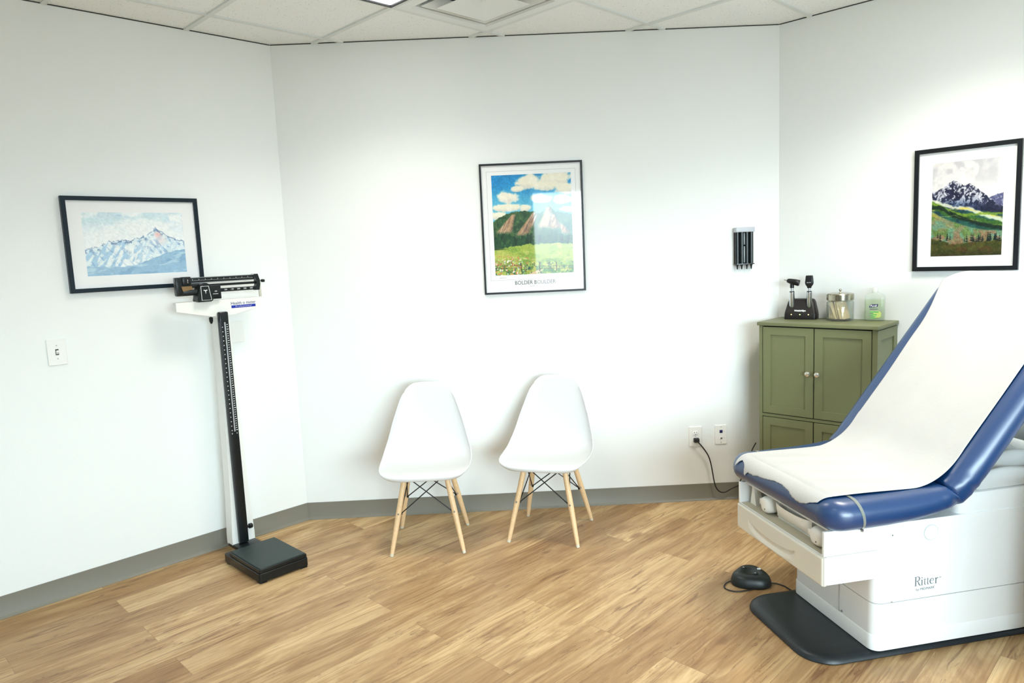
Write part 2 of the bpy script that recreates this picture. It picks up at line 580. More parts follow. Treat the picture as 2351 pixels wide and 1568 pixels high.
# lit ceiling panels ---------------------------------------------------
black_m = mat('black_frame', rgb(24, 26, 28), rough=.35, vary=.1)
def lamp_mat():
    return mat('lit_diffuser', (0.9, 0.9, 0.9), rough=.6, vary=0, emit=(0.98, 1.0, 1.0), estr=LAMP_E)
LAMP_E = 3.0
for i, (a, b) in enumerate(LAMPS):
    Mt = frame(G(a + .5, b + .5, H), (GB.x, GB.y))
    if i == 0:
        t = thing('ceiling_light', 'lit white square ceiling light with black rim beside the air vent', 'ceiling light', Mt)
    else:
        t = thing('ceiling_light', 'lit white square ceiling light assumed overhead out of the picture', 'ceiling light', Mt, 'ceiling lights behind the viewer')
    h = TS / 2 - .013
    mb = MB()
    rg = []
    for q, z in ((h, .004), (h, -.010), (h - .016, -.010), (h - .016, .004), (h, .004)):
        rg.append([(q, q, z), (-q, q, z), (-q, -q, z), (q, -q, z)])
    mb.rings(rg, cap=False)
    mb.build('rim', black_m, t, smooth=20)
    mb = MB(); mb.box(-h + .016, h - .016, -h + .016, h - .016, -.004, .012)
    mb.build('diffuser_panel', lamp_mat(), t, smooth=0)

# ------------------------------------------------------------------ framed pictures
def fbm(w, h, sx, sy, seed, octs=5, rough=.55):
    rng = np.random.default_rng(seed)
    out = np.zeros((h, w)); amp = 1.0; tot = 0
    for o in range(octs):
        gx, gy = int(max(2, sx * 2 ** o)) + 2, int(max(2, sy * 2 ** o)) + 2
        g = rng.random((gy, gx))
        x = np.linspace(0, min(gx - 2, sx * 2 ** o), w); y = np.linspace(0, min(gy - 2, sy * 2 ** o), h)
        xi, yi = x.astype(int), y.astype(int)
        fx, fy = x - xi, y - yi
        fx = fx * fx * (3 - 2 * fx); fy = fy * fy * (3 - 2 * fy)
        X0, X1 = np.minimum(xi, gx - 1), np.minimum(xi + 1, gx - 1)
        Y0, Y1 = np.minimum(yi, gy - 1), np.minimum(yi + 1, gy - 1)
        a = g[np.ix_(Y0, X0)] * (1 - fx) + g[np.ix_(Y0, X1)] * fx
        b = g[np.ix_(Y1, X0)] * (1 - fx) + g[np.ix_(Y1, X1)] * fx
        out += amp * (a * (1 - fy)[:, None] + b * fy[:, None]); tot += amp; amp *= rough
    return out / tot

def sst(a, b, x):
    t = np.clip((x - a) / (b - a + 1e-9), 0, 1)
    return t * t * (3 - 2 * t)

class Paint:
    def __init__(self, w, h, base):
        self.w, self.h = w, h
        self.X, self.Y = np.meshgrid(np.linspace(0, 1, w), np.linspace(0, 1, h))   # Y down
        self.c = np.ones((h, w, 3)) * np.array(base) / 255.0
    def n(self, sx, sy, seed, octs=5, rough=.55):
        return fbm(self.w, self.h, sx, sy, seed, octs, rough)
    def warp(self, arr, dx, dy=0):
        """sample arr along a sheared direction: dx columns per unit Y"""
        idx = (np.arange(self.w)[None, :] + (self.Y * dx * self.w)).astype(int) % self.w
        return arr[np.arange(self.h)[:, None], idx]
    def mix(self, m, col):
        col = np.array(col) / 255.0
        m = np.clip(m, 0, 1)[..., None]
        self.c = self.c * (1 - m) + col * m
    def line(self, pts):
        xs, ys = zip(*pts)
        return np.interp(self.X[0], xs, ys)[None, :] * np.ones((self.h, 1))

def paint_snow():
    P = Paint(300, 186, (246, 251, 253)); X, Y = P.X, P.Y
    cl = P.n(4, 3, 1)
    P.mix(sst(.50, .62, cl) * sst(.42, .0, Y) * .75, (196, 226, 240))
    P.mix(sst(.55, .7, P.n(5, 6, 2)) * sst(.16, .0, Y) * .9, (170, 200, 232))
    P.mix(sst(.52, .66, P.n(3, 8, 9)) * sst(.34, .1, Y) * .5, (200, 232, 236))
    rough = (P.n(40, 1.2, 3, 4)[0] - .5)[None, :] * .05
    ridge = P.line([(0, .60), (.05, .56), (.12, .555), (.22, .47), (.30, .455), (.36, .43), (.44, .46), (.52, .41), (.6, .385),
                    (.66, .32), (.70, .265), (.715, .25), (.74, .30), (.78, .33), (.84, .40), (.90, .43), (.95, .46), (1, .47)]) + rough
    mt = sst(-.004, .004, Y - ridge)
    P.mix(mt, (232, 246, 251))
    d = Y - ridge
    st = P.warp(P.n(26, 7, 4, 4, .6), .35)
    st2 = P.warp(P.n(30, 8, 5, 4, .6), -.45)
    left = sst(.60, .45, X)
    P.mix(mt * sst(.50, .60, st) * (.30 + .5 * left) * sst(.0, .04, d), (150, 196, 228))
    P.mix(mt * sst(.55, .62, st2) * .6 * sst(.02, .06, d) * sst(.2, .75, X), (168, 208, 236))
    P.mix(mt * sst(.56, .60, st2) * sst(.58, .55, P.n(12, 6, 6)) * .45, (98, 140, 188))
    P.mix(mt * sst(.56, .61, P.n(30, 30, 7, 3)) * sst(.09, .015, d) * .85, (70, 108, 160))
    P.mix(sst(.012, .003, np.abs(d)) * sst(.42, .52, P.n(50, 20, 8, 2)) * .6, (80, 110, 150))
    P.mix(mt * sst(.62, .50, st) * sst(.15, .35, X) * sst(.8, .5, X) * sst(.05, .12, d) * .6, (250, 253, 255))
    P.mix(mt * sst(.06, .0, np.hypot((X - .725) * 1.0, (Y - .36) * .8)) * .8, (244, 176, 170))
    P.mix(mt * sst(.09, .0, np.hypot((X - .75), (Y - .45) * .7)) * .35, (240, 190, 190))
    low = P.line([(0, .84), (.15, .86), (.35, .87), (.5, .84), (.62, .77), (.75, .69), (.85, .645), (1, .61)]) + (P.n(20, 1, 10, 3)[0] - .5)[None, :] * .03
    lm = sst(-.006, .006, Y - low)
    P.mix(lm, (146, 188, 218))
    P.mix(lm * sst(.48, .62, P.warp(P.n(5, 9, 11), .6)) * .7, (112, 160, 200))
    P.mix(lm * sst(.58, .68, P.warp(P.n(6, 14, 12), .8)) * .7, (196, 226, 238))
    n = P.warp(P.n(60, 40, 140, 3), -.3) - .5
    P.c = np.clip(P.c * (1 + .14 * n[..., None]), 0, 1) * .84 + .16 * np.array((.97, .99, 1.0))  # pale wash mixed in stands for window reflection on the glass
    return P

def paint_meadow():
    P = Paint(230, 288, (52, 160, 214)); X, Y = P.X, P.Y
    P.mix(sst(.05, .38, Y), (128, 206, 228))
    P.mix(sst(.45, .7, P.n(9, 9, 21)) * .18, (30, 130, 196))
    def cloud(cx, cy, rx, ry, seed, s=1.0):
        n = P.n(10, 11, seed, 5, .6)
        r = np.hypot((X - cx) / rx, (Y - cy) / ry)
        m = sst(1.15, .75, r + (n - .5) * 1.1)
        P.mix(m * s, (244, 240, 222))
        P.mix(m * sst(.0, .8, (Y - cy) / ry + (n - .5)) * .38, (196, 194, 196))
        P.mix(m * sst(.52, .66, P.n(14, 14, seed + 50)) * .4, (252, 250, 240))
    cloud(.45, .07, .13, .075, 31); cloud(.32, .14, .07, .03, 32); cloud(.8, .05, .22, .08, 33); cloud(.68, .12, .16, .05, 34)
    cloud(.20, .21, .14, .06, 35); cloud(.16, .32, .22, .04, 36); cloud(.62, .245, .12, .045, 37); cloud(.88, .26, .12, .04, 38)
    cloud(.42, .33, .08, .04, 39); cloud(.06, .40, .10, .04, 40); cloud(.95, .36, .1, .03, 41); cloud(.95, .15, .14, .06, 42)
    jag = (P.n(30, 1.5, 43, 4)[0] - .5)[None, :] * .02
    ridge = P.line([(0, .46), (.08, .42), (.18, .385), (.28, .365), (.38, .36), (.48, .375), (.53, .37), (.6, .385), (.66, .36), (.71, .315), (.76, .35),
                    (.80, .38), (.88, .39), (1, .42)]) + jag
    mt = sst(-.003, .004, Y - ridge)
    P.mix(mt, (74, 112, 72))
    P.mix(mt * sst(.45, .6, P.n(22, 26, 44)) * .7, (48, 84, 58))
    P.mix(mt * sst(.55, .7, P.n(26, 30, 45)) * .6, (112, 140, 84))
    P.mix(mt * sst(.62, .95, X) * .4, (96, 140, 150))
    # tilted rock slabs
    st = P.warp(P.n(46, 5, 46, 4, .6), .62)
    def slab(x0, y0, x1, y1, w):
        t = np.clip((Y - y0) / (y1 - y0), 0, 1)
        cx = x0 + (x1 - x0) * t
        ww = w * (.25 + .9 * t)
        m = sst(ww, ww * .6, np.abs(X - cx)) * sst(y0 - .005, y0 + .02, Y) * sst(y1 + .02, y1 - .03, Y)
        P.mix(m, (198, 168, 134)); P.mix(m * sst(.45, .6, st) * .75, (138, 106, 92)); P.mix(m * sst(.6, .68, st) * .8, (232, 212, 184))
        P.mix(m * sst(.0, .8, (X - cx) / ww) * .45, (92, 84, 80))
    slab(.27, .385, .12, .575, .10); slab(.26, .40, .19, .56, .05); slab(.53, .375, .36, .60, .085); slab(.48, .42, .34, .60, .05); slab(.56, .40, .47, .52, .03)
    slab(.71, .325, .67, .54, .12); slab(.76, .40, .80, .55, .08); slab(.86, .50, .92, .6, .06)
    fl = P.line([(0, .60), (.15, .59), (.3, .62), (.45, .60), (.6, .585), (.75, .60), (1, .62)]) + (P.n(44, 1.5, 47, 3)[0] - .5)[None, :] * .06
    fm = sst(-.004, .004, Y - fl)
    trees = P.n(60, 12, 48, 3)
    P.mix(fm, (46, 92, 56)); P.mix(fm * sst(.5, .62, trees) * .8, (30, 66, 46)); P.mix(fm * sst(.58, .7, P.n(50, 20, 49)) * .6, (92, 132, 70))
    mfl = P.line([(0, .735), (.2, .72), (.4, .70), (.6, .695), (.8, .70), (1, .705)]) + (P.n(30, 1.5, 50, 3)[0] - .5)[None, :] * .03
    mm = sst(-.004, .004, Y - mfl)
    P.mix(mm, (178, 194, 92))
    P.mix(mm * sst(.45, .65, P.n(8, 30, 51)) * .6, (136, 172, 76)); P.mix(mm * sst(.52, .7, P.n(12, 22, 52)) * .6, (212, 212, 128))
    P.mix(mm * sst(.82, .98, Y) * sst(.4, .6, P.n(26, 30, 53)) * .8, (84, 140, 82))
    P.mix(mm * sst(.66, .70, P.n(62, 72, 54, 2)) * sst(.78, .84, Y) * sst(.6, .3, X) * .9, (226, 132, 92))
    P.mix(mm * sst(.65, .69, P.n(64, 76, 55, 2)) * sst(.80, .86, Y) * sst(.55, .25, X) * .9, (250, 248, 240))
    P.mix(mm * sst(.67, .71, P.n(66, 78, 56, 2)) * sst(.84, .9, Y) * .7, (60, 70, 120))
    P.mix(sst(.09, .05, np.hypot((X - .1) * .8, Y - .70)) * .0 + sst(.012, .004, np.abs(Y - .735)) * sst(.22, .0, X) * .8, (50, 70, 44))
    path = sst(.05, .03, np.abs(X - (.55 - (Y - .97) * 3))) * sst(.95, .97, Y)
    P.mix(path, (222, 196, 166))
    for x0, x1, y0 in ((.0, .34, .90), (.56, 1.0, .92)):
        for dy in (0, .025):
            P.mix(sst(.004, .001, np.abs(Y - (y0 + dy + (X - x0) * .03))) * (X > x0) * (X < x1) * .8, (120, 86, 60))
    for xp in (.33, .565, .78):
        P.mix(sst(.008, .004, np.abs(X - xp)) * (Y > .885) * (Y < .975) * .9, (104, 74, 52))
    n = P.n(70, 88, 120, 3) - .5; n2 = P.n(40, 50, 121, 3) - .5
    k = 1 - .85 * sst(.45, .85, P.c.mean(2))
    P.c = np.clip(P.c * (1 + .30 * (n * k)[..., None]) + .08 * (n2 * k)[..., None], 0, 1) ** 1.22
    return P

def paint_peak():
    P = Paint(216, 320, (222, 220, 220)); X, Y = P.X, P.Y
    P.mix(sst(.42, .6, P.n(4, 4, 61)) * sst(.4, .0, Y) * .6, (198, 196, 202))
    P.mix(sst(.5, .65, P.n(4, 5, 62)) * .6, (242, 240, 236))
    P.mix(sst(.18, .34, Y) * .6, (246, 244, 240))
    far = P.line([(0, 1), (.78, .42), (.86, .385), (.93, .37), (1, .36)]) + (P.n(24, 1, 63, 3)[0] - .5)[None, :] * .02
    fm = sst(-.003, .003, Y - far); P.mix(fm, (112, 114, 148)); P.mix(fm * sst(.55, .65, P.n(20, 30, 64)) * .7, (196, 196, 210))
    jag = (P.n(26, 1.2, 65, 4)[0] - .5)[None, :] * .03
    ridge = P.line([(0, .30), (.06, .30), (.14, .27), (.22, .235), (.3, .205), (.36, .215), (.43, .25), (.48, .255), (.54, .24), (.60, .27), (.68, .32),
                    (.76, .37), (.84, .42), (.9, .46), (1, .50)]) + jag
    m = sst(-.003, .003, Y - ridge)
    P.mix(m, (52, 54, 84))
    st = P.warp(P.n(20, 18, 66, 4, .6), -.5)
    st2 = P.warp(P.n(22, 20, 67, 4, .6), .5)
    P.mix(m * sst(.5, .6, st) * .6, (84, 82, 112)); P.mix(m * sst(.56, .62, st2) * sst(.5, .42, Y) * .85, (226, 226, 232))
    P.mix(m * sst(.60, .64, P.n(34, 50, 68, 3)) * sst(.52, .4, Y) * .8, (240, 240, 244)); P.mix(m * sst(.58, .68, P.n(14, 20, 69)) * .6, (26, 30, 58))
    P.mix(m * sst(.35, .47, Y) * sst(.9, .3, X) * .45, (30, 66, 110))
    g = P.line([(0, .40), (.1, .42), (.25, .49), (.45, .52), (.6, .53), (.8, .55), (1, .585)]) + (P.n(20, 1, 70, 3)[0] - .5)[None, :] * .03
    gm = sst(-.008, .01, Y - g)
    P.mix(gm, (52, 106, 92)); P.mix(gm * sst(.5, .62, P.n(10, 22, 71)) * .6, (40, 74, 96))
    def band(pts, w, col, s=.9, seed=80, soft=.02):
        l = P.line(pts) + (P.n(16, 1, seed, 3)[0] - .5)[None, :] * .02
        n = P.warp(P.n(10, 24, seed + 1), -.5)
        P.mix(sst(w, w - soft, np.abs(Y - l) + (n - .5) * .03) * s, col)
    band([(0, .40), (.3, .48), (.5, .505), (.75, .57), (1, .64)], .03, (238, 238, 216), .85, 81)
    band([(.5, .5), (.7, .55), (.85, .585), (1, .61)], .016, (222, 206, 96), .8, 83)
    band([(0, .44), (.2, .52), (.5, .60), (.8, .66), (1, .70)], .045, (86, 128, 56), .9, 85)
    band([(0, .42), (.12, .46), (.3, .53), (.45, .57)], .025, (142, 168, 64), .85, 87)
    band([(.1, .47), (.3, .555), (.5, .62), (.8, .69), (1, .72)], .03, (28, 52, 42), .9, 89)
    band([(.35, .57), (.55, .62), (.8, .665), (.9, .69)], .010, (206, 210, 110), .7, 90)
    low = P.line([(0, .50), (.15, .57), (.3, .62), (.45, .66), (.6, .70), (.8, .73), (1, .74)])
    lm = sst(0, .02, Y - low)
    P.mix(lm, (150, 152, 116)); P.mix(lm * sst(.25, .0, X) * sst(.64, .5, Y) * .9, (204, 190, 74))
    P.mix(lm * sst(.48, .6, P.warp(P.n(6, 12, 91), -.5)) * .7, (112, 148, 84)); P.mix(lm * sst(.52, .62, P.warp(P.n(7, 12, 92), -.6)) * .7, (126, 170, 152))
    P.mix(lm * sst(.5, .62, P.n(8, 12, 93)) * sst(.68, .76, Y) * .8, (164, 132, 108))
    fo = P.line([(0, .80), (.15, .83), (.3, .87), (.5, .86), (.75, .85), (1, .83)]) + (P.n(26, 1, 94, 3)[0] - .5)[None, :] * .02
    f = sst(-.01, .015, Y - fo)
    P.mix(f, (98, 98, 48)); P.mix(f * sst(.48, .62, P.n(10, 20, 95)) * .7, (74, 84, 38)); P.mix(f * sst(.55, .66, P.n(12, 16, 96)) * .6, (110, 78, 48))
    P.mix(f * sst(.92, 1.0, Y) * .5, (62, 56, 34))
    rng = np.random.default_rng(5)
    for k in range(34):
        if k < 6: x, y, hh = rng.uniform(.03, .28), .80 + rng.uniform(0, .04), rng.uniform(.05, .10)
        else: x, y, hh = rng.uniform(.48, 1.0), .845 + rng.uniform(-.01, .012), rng.uniform(.05, .10)
        t = (Y - (y - hh)) / hh
        P.mix(((np.abs(X - x) < .022 * t * (.6 + .4 * np.sin(t * 22))) & (t > 0) & (t < 1)) * .9, (34, 52, 50))
    n = P.warp(P.n(60, 90, 130, 3), -.4) - .5; n2 = P.n(24, 40, 131, 4) - .5
    k = 1 - .95 * sst(.45, .8, P.c.mean(2))
    P.c = np.clip(P.c * (1 + .45 * (n * k)[..., None]) + .14 * (n2 * k)[..., None], 0, 1) ** 1.35
    return P

def canvas_mesh(P, name, x0, x1, z0, z1, y, parent, gloss=.4):
    """a thin board whose front face carries the painted colours"""
    h, w = P.h, P.w
    xs = np.linspace(x0, x1, w); zs = np.linspace(z1, z0, h)
    co = np.zeros((h * w, 3)); XX, ZZ = np.meshgrid(xs, zs)
    co[:, 0] = XX.ravel(); co[:, 1] = y; co[:, 2] = ZZ.ravel()
    i = np.arange((h - 1) * (w - 1)); r, c = i // (w - 1), i % (w - 1)
    a = r * w + c
    faces = np.stack([a, a + w, a + w + 1, a + 1], 1)
    nb = h * w
    back = np.array([[x0, y + .0008, z1], [x1, y + .0008, z1], [x1, y + .0008, z0], [x0, y + .0008, z0]])
    co = np.vstack([co, back])
    me = bpy.data.meshes.new(name)
    fl = faces.tolist() + [[nb, nb + 1, nb + 2, nb + 3]]
    me.from_pydata(co.tolist(), [], fl)
    att = me.color_attributes.new('paint', 'FLOAT_COLOR', 'POINT')
    s = P.c.reshape(-1, 3); s = np.clip(s, 0, 1)
    l = np.where(s <= .04045, s / 12.92, ((s + .055) / 1.055) ** 2.4)
    buf = np.ones((nb + 4, 4)); buf[:nb, :3] = l; buf[nb:, :3] = .8
    att.data.foreach_set('color', buf.ravel().astype(np.float32))
    m = bpy.data.materials.new(name + '_paint'); m.use_nodes = True
    nt = m.node_tree; b = nt.nodes['Principled BSDF']
    at = nt.nodes.new('ShaderNodeVertexColor'); at.layer_name = 'paint'
    nt.links.new(at.outputs['Color'], b.inputs['Base Color'])
    b.inputs['Roughness'].default_value = gloss
    b.inputs['Specular IOR Level'].default_value = .25
    me.materials.append(m)
    o = bpy.data.objects.new(name, me); COL.objects.link(o); o.parent = parent
    return o

def fres(N, L, ior):
    fr = N.new('ShaderNodeFresnel'); g = N.new('ShaderNodeNewGeometry'); m = N.new('ShaderNodeMapRange')
    m.inputs[3].default_value = ior; m.inputs[4].default_value = 1 / ior
    L.new(g.outputs['Backfacing'], m.inputs[0]); L.new(m.outputs[0], fr.inputs['IOR'])
    return fr
def glass_pane_mat():
    m = bpy.data.materials.new('picture_glass'); m.use_nodes = True
    nt = m.node_tree; N = nt.nodes; L = nt.links
    for n in list(N): N.remove(n)
    out = N.new('ShaderNodeOutputMaterial'); mx = N.new('ShaderNodeMixShader')
    tr = N.new('ShaderNodeBsdfTransparent'); gl = N.new('ShaderNodeBsdfGlossy'); fr = fres(N, L, 1.34)
    gl.inputs['Roughness'].default_value = 0.03
    L.new(fr.outputs[0], mx.inputs[0]); L.new(tr.outputs[0], mx.inputs[1]); L.new(gl.outputs[0], mx.inputs[2])
    L.new(mx.outputs[0], out.inputs[0])
    return m
pane_m = glass_pane_mat()
mat_board = mat('mat_board', (0.93, 0.94, 0.945), rough=.7, vary=.01)
paper_m = mat('poster_paper', (0.92, 0.93, 0.93), rough=.5, vary=.01)

def picture(label, F, s0, s1, z0, z1, sgn, bar, depth, art, P, colr, board_m, name_art, artname='painting'):
    """F wall frame; s measured from corner (sgn -1 for the left wall)"""
    xa, xb = sorted((sgn * s0, sgn * s1))
    cx, cz = (xa + xb) / 2, (z0 + z1) / 2
    M = F @ Matrix.Translation((cx, 0, cz))
    t = thing('framed_picture', label, 'picture', M)
    w, h = (xb - xa) / 2, (z1 - z0) / 2
    mb = MB()
    rg = []
    for q, y in ((0, -.001), (0, -depth + .0015), (.0015, -depth), (bar - .001, -depth), (bar, -depth + .001), (bar, -.001), (0, -.001)):
        rg.append([(w - q, y, h - q), (-w + q, y, h - q), (-w + q, y, -h + q), (w - q, y, -h + q)])
    mb.rings(rg, cap=False)
    mb.build('frame', colr, t, smooth=20)
    yb = -depth + .012
    aa, ab = sorted((sgn * art[0] - cx, sgn * art[1] - cx)); az0, az1 = art[2] - cz, art[3] - cz
    mb = MB()
    # board with a bevelled opening
    rg = [[(w - bar, yb, h - bar), (-w + bar, yb, h - bar), (-w + bar, yb, -h + bar), (w - bar, yb, -h + bar)],
          [(ab, yb, az1), (aa, yb, az1), (aa, yb, az0), (ab, yb, az0)],
          [(ab, yb + .0012, az1), (aa, yb + .0012, az1), (aa, yb + .0012, az0), (ab, yb + .0012, az0)]]
    mb.rings(rg, cap=False)
    mb.build('mat_board', board_m, t, smooth=0)
    canvas_mesh(P, artname, aa, ab, az0, az1, yb + .0010, t)
    mb = MB(); mb.box(-w + bar, w - bar, -depth + .004, -depth + .0055, -h + bar, h - bar)
    mb.build('glass', pane_m, t, smooth=0)
    return t, cx, cz, yb

black_frame = mat('frame_black', rgb(18, 20, 24), rough=.35, vary=.1, spec=.4)
blue_black = mat('frame_blue_black', rgb(16, 32, 42), rough=.4, vary=.08, spec=.3)
picture('dark-framed snowy blue mountain painting on the left wall above the light switch', FL, .479, 1.084, 1.400, 1.8385, -1, .019, .026,
        (.558, 1.006, 1.474, 1.7665), paint_snow(), blue_black, mat_board, 'painting')
t, cx, cz, yb = picture('thin black framed poster of a green meadow below tilted rocks on the back wall', FB, 1.099, 1.6715, 1.2675, 1.9895, 1, .010, .016,
        (1.164, 1.607, 1.372, 1.926), paint_meadow(), black_frame, paper_m, 'painting')
ink = mat('printed_ink', rgb(70, 74, 78), rough=.6, vary=.05)
mb = MB()
for (a, b, c, d) in ((1.137, 1.633, 1.3445, 1.3455), (1.137, 1.633, 1.9465, 1.9475), (1.137, 1.138, 1.3445, 1.9475), (1.632, 1.633, 1.3445, 1.9475)):
    mb.box(a - cx, b - cx, yb - .0004, yb + .0001, c - cz, d - cz)
mb.build('border_line', mat('thin_grey_line', rgb(150, 152, 156), rough=.6), t, smooth=0)
mb = MB(); mb.text('BOLDER BOULDER', .0305, vert(1.386 - cx, yb - .0004, 1.3255 - cz), .0003, sx=.90)
mb.build('title_lettering', ink, t, smooth=0)
mb = MB()
mb.text('H E A R   T H E   B E A T', .0085, vert(1.40 - cx, yb - .0004, 1.305 - cz), .0002)
mb.build('small_lettering', MATS['thin_grey_line'], t, smooth=0)
mb = MB(); mb.text('Signed Print', .008, vert(1.205 - cx, yb - .0004, 1.358 - cz), .0002)
mb.build('caption', MATS['thin_grey_line'], t, smooth=0)
picture('black-framed green valley and dark peak painting on the right wall behind the exam table', FR, .692, 1.129, 1.3165, 1.903, 1, .020, .024,
        (.770, 1.062, 1.3865, 1.831), paint_peak(), black_frame, mat_board, 'painting')

# ------------------------------------------------------------------ wall plates
plate_m = mat('plate_white', (0.86, 0.86, 0.83), rough=.3, vary=.01)
slot_m = mat('slot_dark', rgb(60, 58, 54), rough=.6, vary=.1)
screw_m = mat('screw_grey', rgb(170, 170, 165), rough=.35, metal=.6)
def wall_plate(name, label, cat, F, x, z, w=.072, h=.116):
    t = thing(name, label, cat, F @ Matrix.Translation((x, 0, z)))
    mb = MB()
    mb.slab(rrect(-w / 2, w / 2, -h / 2, h / 2, .004, 3), [(0, -.0005), (0, -.004), (.0025, -.0065)], plane='xz')
    mb.build('plate', plate_m, t, smooth=25)
    return t
def screw(t, x, z, y=-.0066, r=.003):
    mb = MB(); mb.cyl((x, y + .001, z), (x, y - .001, z), r, r * .8, 12)
    return mb.build('screw', screw_m, t)
t = wall_plate('light_switch', 'white toggle light switch on the left wall below the blue mountain picture', 'light switch', FL, -1.163, 1.141, .078, .120)
screw(t, 0, .030); screw(t, 0, -.030)
mb = MB(); mb.box(-.0065, .0065, -.0072, -.006, -.0135, .0135); mb.build('toggle_slot', slot_m, t)
mb = MB(); mb.rings([[(-.0045, -.007, -.009), (.0045, -.007, -.009), (.0045, -.007, .006), (-.0045, -.007, .006)],
                     [(-.0038, -.019, .002), (.0038, -.019, .002), (.0038, -.017, .009), (-.0038, -.017, .009)]])
mb.build('toggle', plate_m, t)

t = wall_plate('power_outlet', 'white wall outlet with a black plug in it on the back wall', 'outlet', FB, 2.284, .387, .076, .118)
for k, z in enumerate((.0195, -.0195)):
    mb = MB()
    mb.slab(rrect(-.0165, .0165, z - .0145, z + .0145, .011, 5), [(0, -.006), (0, -.0078), (.001, -.0085)], plane='xz')
    r = mb.build('receptacle', plate_m, t)
    mb = MB()
    mb.box(-.0075, -.005, -.0089, -.008, z + .001, z + .009); mb.box(.005, .0075, -.0089, -.008, z + .002, z + .008)
    mb.cyl((0, -.0084, z - .006), (0, -.0089, z - .006), .0025, seg=10)
    mb.build('slots', slot_m, r)
screw(t, 0, 0)
t = wall_plate('data_outlet', 'white data jack plate with a navy jack, right of the power outlet', 'outlet', FB, 2.434, .391, .070, .114)
screw(t, 0, .046); screw(t, 0, -.046)
mb = MB(); mb.box(-.0085, .0085, -.0095, -.006, .011, .028, .0008); mb.build('jack', mat('jack_navy', rgb(24, 26, 84), rough=.4), t)
mb = MB(); mb.box(-.008, .008, -.009, -.006, -.028, -.014, .0008); jk = mb.build('jack', plate_m, t)
mb = MB(); mb.box(-.004, .006, -.0096, -.0088, -.024, -.017); mb.build('opening', slot_m, jk)
mb = MB(); mb.text('D1', .006, vert(.019, -.0066, .020), .0002)
mb.build('lettering', ink, t, smooth=0)
mb = MB(); mb.text('V1', .006, vert(.019, -.0066, -.020), .0002)
mb.build('lettering', ink, t, smooth=0)
t = wall_plate('blank_plate', 'blank white wall plate on the left wall behind the scale column', 'wall plate', FL, -.345, 1.143, .114, .116)
screw(t, -.02, .04); screw(t, -.02, -.04)

# specula dispenser ---------------------------------------------------
tube_black = mat('tube_black', rgb(20, 26, 28), rough=.22, vary=.1, spec=.6)
t = thing('specula_dispenser', 'wall dispenser of black ear specula tubes with white cap on the back wall', 'dispenser', FB @ Matrix.Translation((2.568, 0, 1.378)))
cap_m = mat('cap_white', (0.50, 0.53, 0.58), rough=.35)
mb = MB(); mb.slab(rrect(-.055, .055, -.048, -.0005, .008, 4), roundprof(.176, .203, .003, 3)); mb.build('cap', cap_m, t)
mb = MB(); mb.box(-.052, .052, -.012, -.0005, .0, .177, .002); mb.build('back_plate', tube_black, t)
mb = MB(); mb.slab(rrect(-.055, .055, -.044, -.0005, .008, 4), [(0, -.004), (0, .001)]); mb.build('bottom_plate', tube_black, t)
for k, x in enumerate((-.040, -.015, .014, .039)):
    mb = MB()
    mb.lathe([(.0118, .001), (.0118, .176)], c=(x, -.027, 0), seg=20)
    mb.build('tube', tube_black, t)
    mb = MB(); mb.lathe([(.010, -.003), (.0055, -.012), (.0030, -.031), (.0026, -.031)], c=(x, -.027, 0), seg=16)
    mb.build('nozzle', tube_black, t)
mb = MB(); mb.box(-.0035, .0035, -.030, -.012, .006, .098, .001); mb.box(-.0035, .0035, -.030, -.012, .106, .172, .001)
mb.build('window_strip', mat('strip_grey', rgb(150, 162, 166), rough=.3), t)

# ------------------------------------------------------------------ upright balance scale (stands by the left wall)
MS = FL @ Matrix.Translation((-.4625, -.40, 0))
sc = thing('physician_scale', 'white and black upright beam balance scale standing by the left wall', 'scale', MS)
sc_black = mat('scale_black', rgb(14, 20, 22), rough=.32, vary=.12, spec=.45)
sc_mat = mat('scale_rubber_mat', rgb(36, 50, 48), rough=.5, vary=.12, vscale=20, bump=.3, bscale=300)
sc_white = mat('scale_cream', (0.84, 0.84, 0.80), rough=.35, vary=.02)
x0, x1, y0, y1 = -.1275, .1275, -.198, .19
mb = MB()
mb.slab(rrect(x0, x1, y0, y1, .012, 4), [(.004, .006), (0, .010), (0, .046), (.003, .049)])
for sx in (x0 + .022, x1 - .022):
    for sy in (y0 + .022, y1 - .03):
        mb.slab(rrect(sx - .018, sx + .018, sy - .018, sy + .018, .004, 2), [(0, 0), (0, .008)])
mb.build('base', sc_black, sc)
mb = MB(); mb.slab(rrect(x0 + .004, x1 - .004, y0 + .002, y1 - .055, .008, 4), [(0, .052), (0, .066), (.003, .069)]); pf = mb.build('platform', sc_black, sc)
mb = MB(); mb.slab(rrect(x0 + .010, x1 - .010, y0 + .008, y1 - .060, .006, 3), [(0, .069), (.001, .0725)]); mb.build('mat', sc_mat, pf)
mb = MB(); mb.box(-.06, .06, .150, .29, .040, .060, .003); mb.build('neck', sc_black, sc)
# column tapering upwards; front face y = .23, back face y=.30 (10 cm from the wall)
mb = MB()
rg = []
for z, wl in ((.052, .060), (.10, .060), (.30, .050), (.8, .038), (1.235, .031)):
    rg.append([(-wl, .232, z), (wl, .232, z), (wl, .300, z), (-wl, .300, z)])
mb.rings(rg)
mb.build('column', sc_white, sc, smooth=20)
